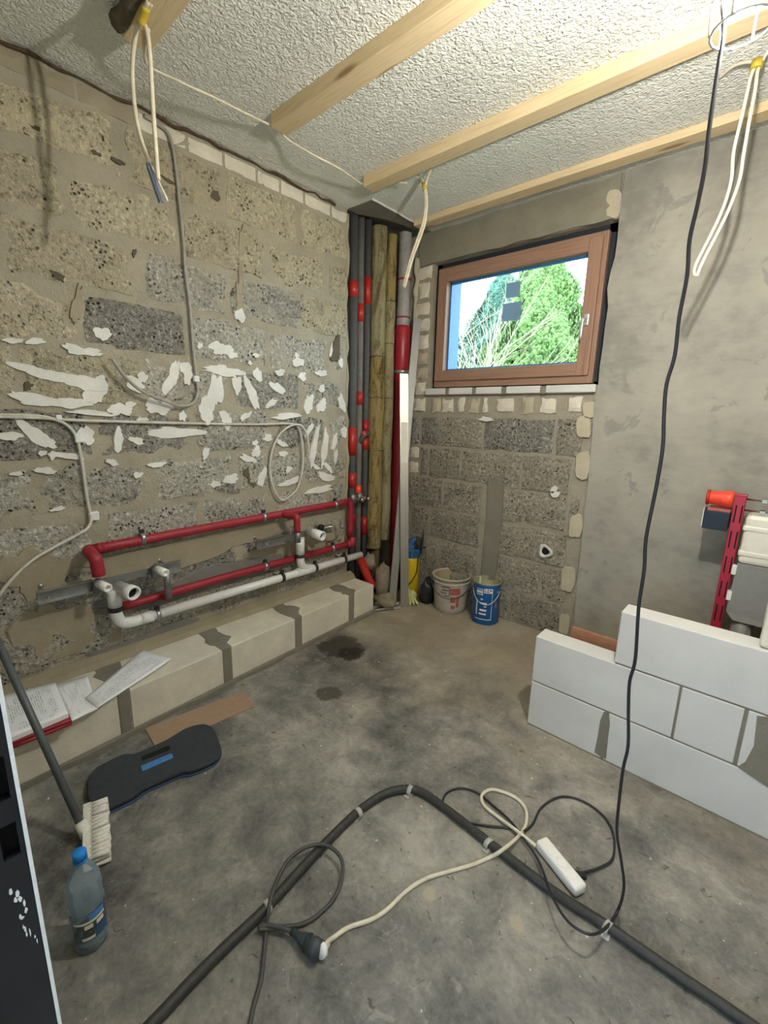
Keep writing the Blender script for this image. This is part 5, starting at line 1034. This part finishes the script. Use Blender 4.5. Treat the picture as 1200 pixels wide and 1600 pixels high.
# dark crumpled bag behind the bucket
lump('bin_bag', (0.464, -0.146, 0.090), (0.06, 0.07, 0.12), 'cord', 'dark crumpled plastic bag between sprayer and bucket', 'bag', 21, 0.4, 3.0)

# ------------------------------------------------------------------ papers on the ledge
def sheet(name, quad, z, th, mat, label, grp, par=None, curl=0.0, cat='paper'):
    """quad corners in order; u runs 0->1, v runs 0->3"""
    A, B, C_, D = [Vector((p_[0], p_[1], z)) for p_ in quad]; n = 8; vs = []; fs = []
    for j in range(n + 1):
        for i in range(n + 1):
            u, v = i / n, j / n; p_ = (A * (1 - u) + B * u) * (1 - v) + (D * (1 - u) + C_ * u) * v
            p_.z += curl * (max(0, u - 0.7) ** 2 * 4 + max(0, 0.25 - u) ** 2 * 3) ; vs.append(p_)
    for j in range(n):
        for i in range(n): fs.append((j * (n + 1) + i, j * (n + 1) + i + 1, (j + 1) * (n + 1) + i + 1, (j + 1) * (n + 1) + i))
    m = MB().add(vs, fs, True); rim = [i for i in range(n + 1)] + [j * (n + 1) + n for j in range(1, n + 1)] + [n * (n + 1) + i for i in range(n - 1, -1, -1)] + [j * (n + 1) for j in range(n - 1, 0, -1)]
    o_ = len(m.v); m.v += [m.v[k] - Vector((0, 0, th)) for k in rim]; L2 = len(rim)
    for k in range(L2): m.f.append([rim[k], rim[(k + 1) % L2], o_ + (k + 1) % L2, o_ + k]); m.sm.append(False)
    o = obj(name, m, mat, par, label, cat if label else None, grp)
    uvl = o.data.uv_layers.new(name='UVMap')
    for poly in o.data.polygons:
        for li in poly.loop_indices:
            vi = o.data.loops[li].vertex_index
            if vi < (n + 1) ** 2: uvl.data[li].uv = ((vi % (n + 1)) / n, (vi // (n + 1)) / n)
            else: uvl.data[li].uv = (0.02, 0.02)
    return o
ZL = 0.238
sheet('paper_sheet', [(0.311, -2.621, 0.243), (0.048, -2.280, 0.243), (0.259, -2.205, 0.243), (0.428, -2.605, 0.243)], 0.2465, 0.003, 'paper_c', 'printed sheets lying nearest the cardboard end of the paper row', 'papers on the ledge', curl=0.010)
sheet('paper_sheet', [(0.445, -2.707, 0.243), (0.094, -2.691, 0.243), (0.108, -2.558, 0.243), (0.430, -2.603, 0.243)], 0.2435, 0.003, 'paper_b', 'letter lying between the open folder and the printed sheets', 'papers on the ledge', curl=0.008)
t = thing('ring_folder', 'open dark red folder at the left end of the ledge', 'folder', (0.363, -2.850, 0.240))
sheet('folder_cover', [(0.436, -3.006, 0.250), (0.042, -2.961, 0.250), (0.122, -2.694, 0.250), (0.451, -2.707, 0.250)], 0.252, 0.012, 'red_dark', None, None, t)
obj('folder_spine', MB().tube([(0.461, -3.000, 0.250), (0.470, -2.712, 0.250)], 0.008, 6), 'red_dark', t)
sheet('paper_stack', [(0.439, -2.986, 0.270), (0.041, -2.969, 0.270), (0.125, -2.690, 0.270), (0.426, -2.711, 0.270)], 0.274, 0.02, 'paper_a', 'stack of printed plans lying in the open red folder', 'papers on the ledge', curl=0.004)

# ------------------------------------------------------------------ cardboard and kneeling mat
q = [(0.384, -2.407, 0.000), (0.461, -1.912, 0.000), (0.626, -1.943, 0.000), (0.572, -2.426, 0.000)]
obj('cardboard', MB().prism([(a, b, 0.0015) for a, b, c in q], (0, 0, 0.004)), 'cardboard', None, 'flat strip of brown cardboard on the floor beside the kneeling mat', 'cardboard')
out = [(0.573, -2.701, 0.034), (0.538, -2.672, 0.034), (0.530, -2.641, 0.034), (0.533, -2.560, 0.034), (0.566, -2.518, 0.034), (0.575, -2.461, 0.034), (0.580, -2.389, 0.034), (0.576, -2.339, 0.034), (0.570, -2.277, 0.034), (0.600, -2.211, 0.034), (0.664, -2.194, 0.034), (0.780, -2.223, 0.034), (0.833, -2.246, 0.034), (0.861, -2.294, 0.034), (0.844, -2.385, 0.034), (0.821, -2.416, 0.034), (0.807, -2.473, 0.034), (0.793, -2.562, 0.034), (0.802, -2.602, 0.034), (0.796, -2.661, 0.034), (0.781, -2.715, 0.034), (0.735, -2.730, 0.034), (0.659, -2.727, 0.034)]
t = thing('kneeling_mat', 'dark foam kneeling mat with blue underside and hand slot', 'mat', (0.672, -2.480, 0.000))
n = len(out); sm_ = catmull(out, 4, True); cen = sum((Vector(v) for v in sm_), Vector()) / len(sm_)
def shrink(z, k): return [Vector((cen.x + (v.x - cen.x) * k, cen.y + (v.y - cen.y) * k, z)) for v in sm_]
def slab(zs, mat, name):
    m = MB(); L3 = len(sm_)
    for z, k in zs: m.v += shrink(z, k)
    for j in range(len(zs) - 1):
        for i in range(L3): m.f.append([j * L3 + i, j * L3 + (i + 1) % L3, (j + 1) * L3 + (i + 1) % L3, (j + 1) * L3 + i]); m.sm.append(True)
    m.f.append(list(range(L3))[::-1]); m.sm.append(False); m.f.append([(len(zs) - 1) * L3 + i for i in range(L3)]); m.sm.append(False)
    return obj(name, m, mat, t)
slab([(0.001, 0.99), (0.004, 1.0), (0.014, 1.0)], 'mat_blue', 'blue_layer'); slab([(0.014, 1.005), (0.030, 1.005), (0.036, 0.985)], 'mat_top', 'dark_layer')
def slot(px, z0, z1, mat, name): obj(name, MB().prism([(a, b, z0) for a, b, c in px], (0, 0, z1 - z0)), mat, t)
slot([(0.622, -2.512, 0.036), (0.610, -2.502, 0.036), (0.624, -2.396, 0.036), (0.637, -2.389, 0.036), (0.659, -2.402, 0.036), (0.638, -2.507, 0.036)], 0.0355, 0.0365, 'hole_dark', 'hand_slot')
slot([(0.664, -2.527, 0.036), (0.685, -2.404, 0.036), (0.718, -2.410, 0.036), (0.700, -2.533, 0.036)], 0.0355, 0.037, 'mat_logo', 'blue_badge')

# ------------------------------------------------------------------ broom, bottle, door jamb
foot = Vector((0.853, -2.790, 0.050)); top = Vector((0.300, -2.912, 0.799))
t = thing('broom', 'broom with dark grey pole and white bristle head lying by the bottle', 'broom', (foot.x, foot.y, 0))
obj('pole', MB().tube([foot, top], 0.0135, 12), 'pole', t)
ha = Vector((0.738, -2.738, 0.030)); hb = Vector((0.996, -2.809, 0.030)); hd_ = (hb - ha)
sdv = Vector((-hd_.y, hd_.x, 0)).normalized()
if sdv.x < 0: sdv = -sdv
hd_n = hd_.normalized()
obj('socket', MB().tube([foot - (top - foot).normalized() * 0.02, foot + (top - foot).normalized() * 0.035], 0.019, 12), 'bristle', t)
blk = [ha - sdv * 0.022 , hb - sdv * 0.022, hb + sdv * 0.004, ha + sdv * 0.004]
obj('head_block', MB().prism([(v.x, v.y, 0.012) for v in blk], (0, 0, 0.045)), 'bristle', t)
r = random.Random(6); nb = 15
for k in range(nb):
    for j in range(3):
        b0 = ha + hd_ * ((k + 0.5) / nb); b0.z = 0.016 + 0.018 * j
        tip = b0 + sdv * (0.058 + r.uniform(-0.004, 0.004)) + hd_n * r.uniform(-0.006, 0.006); tip.z = max(0.006, b0.z + r.uniform(-0.006, 0.004))
        obj('bristle_tuft', MB().tube([b0, (b0 + tip) / 2, tip], [0.007, 0.009, 0.010], 6), 'broom_red' if (k == 13 and j == 1) else 'bristle', t)

cb_ = (1.226, -2.872, 0.0)
t = thing('water_bottle', 'clear plastic water bottle with blue cap standing near the door frame', 'bottle', cb_)
prof = [(0.0, 0.006), (0.030, 0.001), (0.041, 0.006), (0.044, 0.03), (0.043, 0.06), (0.044, 0.10), (0.0435, 0.14), (0.044, 0.165), (0.042, 0.185), (0.044, 0.20), (0.040, 0.235), (0.028, 0.27), (0.016, 0.292), (0.0135, 0.30), (0.0135, 0.312)]
obj('shell', MB().lathe(prof, cb_, (0, 0, 1), 28, jit=lambda a, h: 1 + (0.02 * math.sin(5 * a + h * 30) if 0.02 < h < 0.24 else 0)), 'pet', t)
obj('cap', MB().lathe([(0.0, 0.328), (0.015, 0.328), (0.0175, 0.325), (0.0175, 0.303), (0.0, 0.303)], cb_, (0, 0, 1), 24), 'cap_blue', t)
obj('neck_ring', MB().lathe([(0.0135, 0.296), (0.018, 0.297), (0.018, 0.301), (0.0135, 0.302)], cb_, (0, 0, 1), 24), 'cap_blue', t)
lab = obj('label_band', MB().lathe([(0.0452, 0.055), (0.0452, 0.15)], cb_, (0, 0, 1), 28), glassy('bottle label film', (0.62, 0.74, 0.78, 1), 0.10, 0.4, 1.3), t)
a0 = ang(cb_); fr = lambda z: 0.0455
for s, e_, z0, z1, mt in [(0.0, 0.9, 0.128, 0.148, 'mat_logo'), (-0.9, 0.9, 0.118, 0.126, 'label_white'), (-0.3, 0.15, 0.100, 0.114, 'label_white'), (-0.7, -0.35, 0.100, 0.114, 'print_dark'), (-0.5, 0.2, 0.062, 0.072, 'label_white'), (0.3, 0.9, 0.060, 0.096, 'pipe_green'), (-0.4, 0.1, 0.078, 0.094, 'print_dark'), (0.35, 0.8, 0.100, 0.114, 'label_white')]:
    obj('print', patch(cb_, fr, a0 + s, a0 + e_, z0, z1), 'mat_blue' if mt == 'pipe_green' else mt, lab)
obj('water', MB().lathe([(0.0, 0.008), (0.038, 0.008), (0.0415, 0.03), (0.041, 0.048), (0.0, 0.048)], cb_, (0, 0, 1), 24), glassy('water in bottle', (0.55, 0.70, 0.74, 1), 0.04, 0.02, 1.33), t)

# steel door frame at the left picture edge
JX0 = DX0; JY = YF
d1 = thing('door_1', 'black steel door frame with strike openings and white painted edge', 'door frame', (JX0, JY, 0), kind='structure'); del d1['category']
m = MB()
hz_ = [((1.930, -3.047, 1.034)[2], (1.930, -3.042, 1.080)[2]), ((1.930, -3.045, 1.113)[2], (1.930, -3.038, 1.169)[2])]                       # strike openings
ya, yb = JY - 0.105, JY
oy0, oy1 = JY - 0.022, JY - 0.006
zs = [0.0] + [z for h in hz_ for z in h] + [DZ]
for i in range(0, len(zs), 2): m.box((JX0 - 0.012, ya, zs[i]), (JX0, yb - 0.0, zs[i + 1]))
for z0, z1 in hz_: m.box((JX0 - 0.012, ya, z0), (JX0, oy0, z1)); m.box((JX0 - 0.012, oy1, z0), (JX0, yb, z1))
obj('jamb_face', m, 'jamb_black', d1)
obj('strike_cavity', MB().box((JX0 - 0.030, JY - 0.06, 0.98), (JX0 - 0.0125, JY - 0.004, 1.26)), 'hole_dark', d1)
obj('rebate', MB().box((JX0 - 0.002, JY - 0.058, 0.0), (JX0 + 0.004, JY - 0.052, DZ), 0.001), 'jamb_black', d1)
obj('white_edge', MB().box((JX0 - 0.07, JY - 0.001, 0.0), (JX0 + 0.001, JY + 0.003, DZ), 0.0008), 'jamb_white', d1)
obj('jamb_face', MB().box((DX1, ya, 0.0), (DX1 + 0.012, yb, DZ)), 'jamb_black', d1); obj('white_edge', MB().box((DX1 - 0.001, JY - 0.003, 0.0), (DX1 + 0.07, JY + 0.004, DZ), 0.0015), 'jamb_white', d1)
obj('head', MB().box((JX0, ya, DZ - 0.012), (DX1, yb, DZ)), 'jamb_black', d1)
r = random.Random(8)
for k in range(14):
    z = 0.90 + 0.007 * k + r.uniform(-0.004, 0.004); yc_ = JY - 0.010 - 0.0006 * k + r.uniform(-0.004, 0.004); n_ = 7; ww, hh = r.uniform(0.0006, 0.002), r.uniform(0.002, 0.006)
    pg = [(JX0 - 0.001, yc_ + ww * math.cos(6.2832 * q / n_) * r.uniform(0.5, 1.3), z + hh * math.sin(6.2832 * q / n_) * r.uniform(0.5, 1.3)) for q in range(n_)]
    obj('chipped_paint', MB().prism(pg, (0.0016, 0, 0)), 'jamb_white', d1)

# ------------------------------------------------------------------ plaster crumbs on the floor
mb = MB(); r = random.Random(12)
for k in range(260):
    x, y = r.uniform(0.45, 3.3), r.uniform(-3.0, -0.1)
    if 1.74 < x and y > -1.06: continue
    s = r.choice([0.002, 0.003, 0.003, 0.004, 0.006]); a = r.uniform(0, 3)
    u_ = Vector((math.cos(a), math.sin(a), 0)) * s; w_ = Vector((-math.sin(a), math.cos(a), 0)) * s * 0.7; c = Vector((x, y, 0.0))
    mb.add([c - u_, c + w_, c + u_, c - w_, c + Vector((0, 0, s * 0.8))], [(0, 1, 4), (1, 2, 4), (2, 3, 4), (3, 0, 4)])
obj('plaster_crumbs', mb, 'crumb', None, 'pale plaster crumbs scattered over the concrete floor', 'crumbs', None, 'stuff', org=(1.5, -1.5, 0))

# ------------------------------------------------------------------ outside the window
gz = 0.9
obj('lawn', MB().box((-40, 0.40, gz - 0.3), (30, 70, gz)), 'grass', None, None, None, None, 'structure', org=(0, 0, 0))
def conifer(x, y, h, rad, mat, label, sd, n=5200, lean=0.0, leaf=0.11):
    r = random.Random(sd); t = thing('conifer', label, 'tree', (x, y, gz), 'evergreens outside the window')
    obj('trunk', MB().tube([(x, y, gz), (x + lean * 0.5, y, gz + h * 0.5), (x + lean, y, gz + h * 0.93)], [0.16, 0.10, 0.02], 8), 'trunk', t)
    mb = MB()
    for k in range(n):
        u = r.random() ** 0.75; a = r.uniform(0, 6.2832)
        prof_ = (1 - u) ** 0.62 * (0.55 + 0.45 * min(1, u * 5)); lob = 1 + 0.22 * math.sin(3 * a + u * 11 + sd) + 0.15 * math.sin(7 * a - u * 23)
        rr = rad * prof_ * lob * (0.72 + 0.28 * math.sqrt(r.random())); z = gz + 0.25 + u * (h - 0.25)
        c = Vector((x + lean * u + rr * math.cos(a), y + rr * math.sin(a), z))
        o_ = Vector((math.cos(a), math.sin(a), 0)); up = Vector((r.uniform(-.35, .35), r.uniform(-.35, .35), 1)) + o_ * 0.35; up.normalize(); sd_ = up.cross(o_ + Vector((r.uniform(-.6, .6), r.uniform(-.6, .6), 0))).normalized()
        L4 = leaf * r.uniform(0.6, 1.5); w_ = L4 * 0.36
        mb.add([c - sd_ * w_ * 0.4, c + sd_ * w_ * 0.4, c + up * L4 * 0.6 + sd_ * w_ + o_ * 0.02, c + up * L4, c + up * L4 * 0.6 - sd_ * w_ + o_ * 0.02], [(0, 1, 2, 4), (4, 2, 3)])
    core = MB().lathe([(rad * 0.42 * (1 - k / 10) ** 0.62, 0.3 + (h - 0.5) * k / 10) for k in range(11)], (x, y, gz), (0, 0, 1), 14)
    obj('foliage', mb, mat, t, kind='stuff'); obj('inner_branches', core, mat, t)
    return t
conifer(-2.75, 9.0, 4.85, 1.65, 'leaf_a', 'tall yellow green cypress in the middle of the window view', 5, 28000)
conifer(-5.9, 12.8, 5.7, 2.1, 'leaf_b', 'blue green conifer on the left of the window view', 9, 30000)
conifer(-6.4, 17.5, 7.4, 1.6, 'leaf_c', 'slender mid green conifer between the two broad evergreens', 15, 10000)
conifer(-2.75, 12.6, 4.4, 0.8, 'leaf_a', 'low yellow green cypress on the right of the window view', 23, 5000)
# bare shrub in front of the evergreens
r = random.Random(31); t = thing('bare_shrub', 'pale leafless shrub in front of the evergreens outside the window', 'shrub', (-3.2, 5.2, gz))
def grow(p_, d_, L5, rad, depth):
    pts_ = [p_]; q_ = p_.copy()
    for k in range(4):
        d_ = (d_ + Vector((r.uniform(-.16, .16), r.uniform(-.16, .16), r.uniform(-.10, .14)))).normalized(); q_ = q_ + d_ * L5 / 4; pts_.append(q_.copy())
    TW.tube(pts_, [rad, rad * 0.55], 4, 1, caps=False)
    if depth > 0:
        for k in range(3 if depth > 1 else 4):
            i = r.randint(1, 4); dd = (d_ + Vector((r.uniform(-.7, .7), r.uniform(-.5, .5), r.uniform(-.35, .5)))).normalized(); grow(pts_[i], dd, L5 * r.uniform(0.5, 0.8), rad * 0.55, depth - 1)
for k in range(9):
    TW = MB(); b0 = Vector((-3.3 + r.uniform(-.35, .5), 5.6 + r.uniform(-.3, .3), gz))
    grow(b0, Vector((0.15 + 0.10 * k, r.uniform(-.2, .2), 1.3 - 0.05 * k)).normalized(), 1.75 + 0.14 * (k % 4), 0.020, 3)
    obj('branch', TW, 'twig', t)
# neighbouring house with balcony
t = thing('neighbour_house', 'white neighbouring house with balcony railing at the right of the window view', 'house', (-3.5, 26, gz))
obj('wall', MB().box((-6.0, 26, gz), (6, 34, 7.9)), 'render_white', t)
obj('roof', MB().prism([(-6.5, 25.4, 7.9), (6.5, 25.4, 7.9), (6.5, 30, 8.3), (-6.5, 30, 8.3)], (0, 0, 0.2)), 'render_white', t)
bal = obj('balcony', MB().box((-7.2, 24.2, 6.9), (-1.0, 26, 7.15)), 'railing', t)
for k in range(32): obj('baluster', MB().box((-7.15 + 0.2 * k, 24.22, 7.15), (-7.11 + 0.2 * k, 24.26, 8.25)), 'railing', bal)
obj('handrail', MB().box((-7.2, 24.2, 8.25), (-1.0, 24.28, 8.32)), 'railing', bal)
for k in range(3): 
    w_ = obj('window', MB().box((-5.2 + 2.6 * k, 25.96, 3.4), (-4.0 + 2.6 * k, 26.02, 4.8)), 'railing', t)
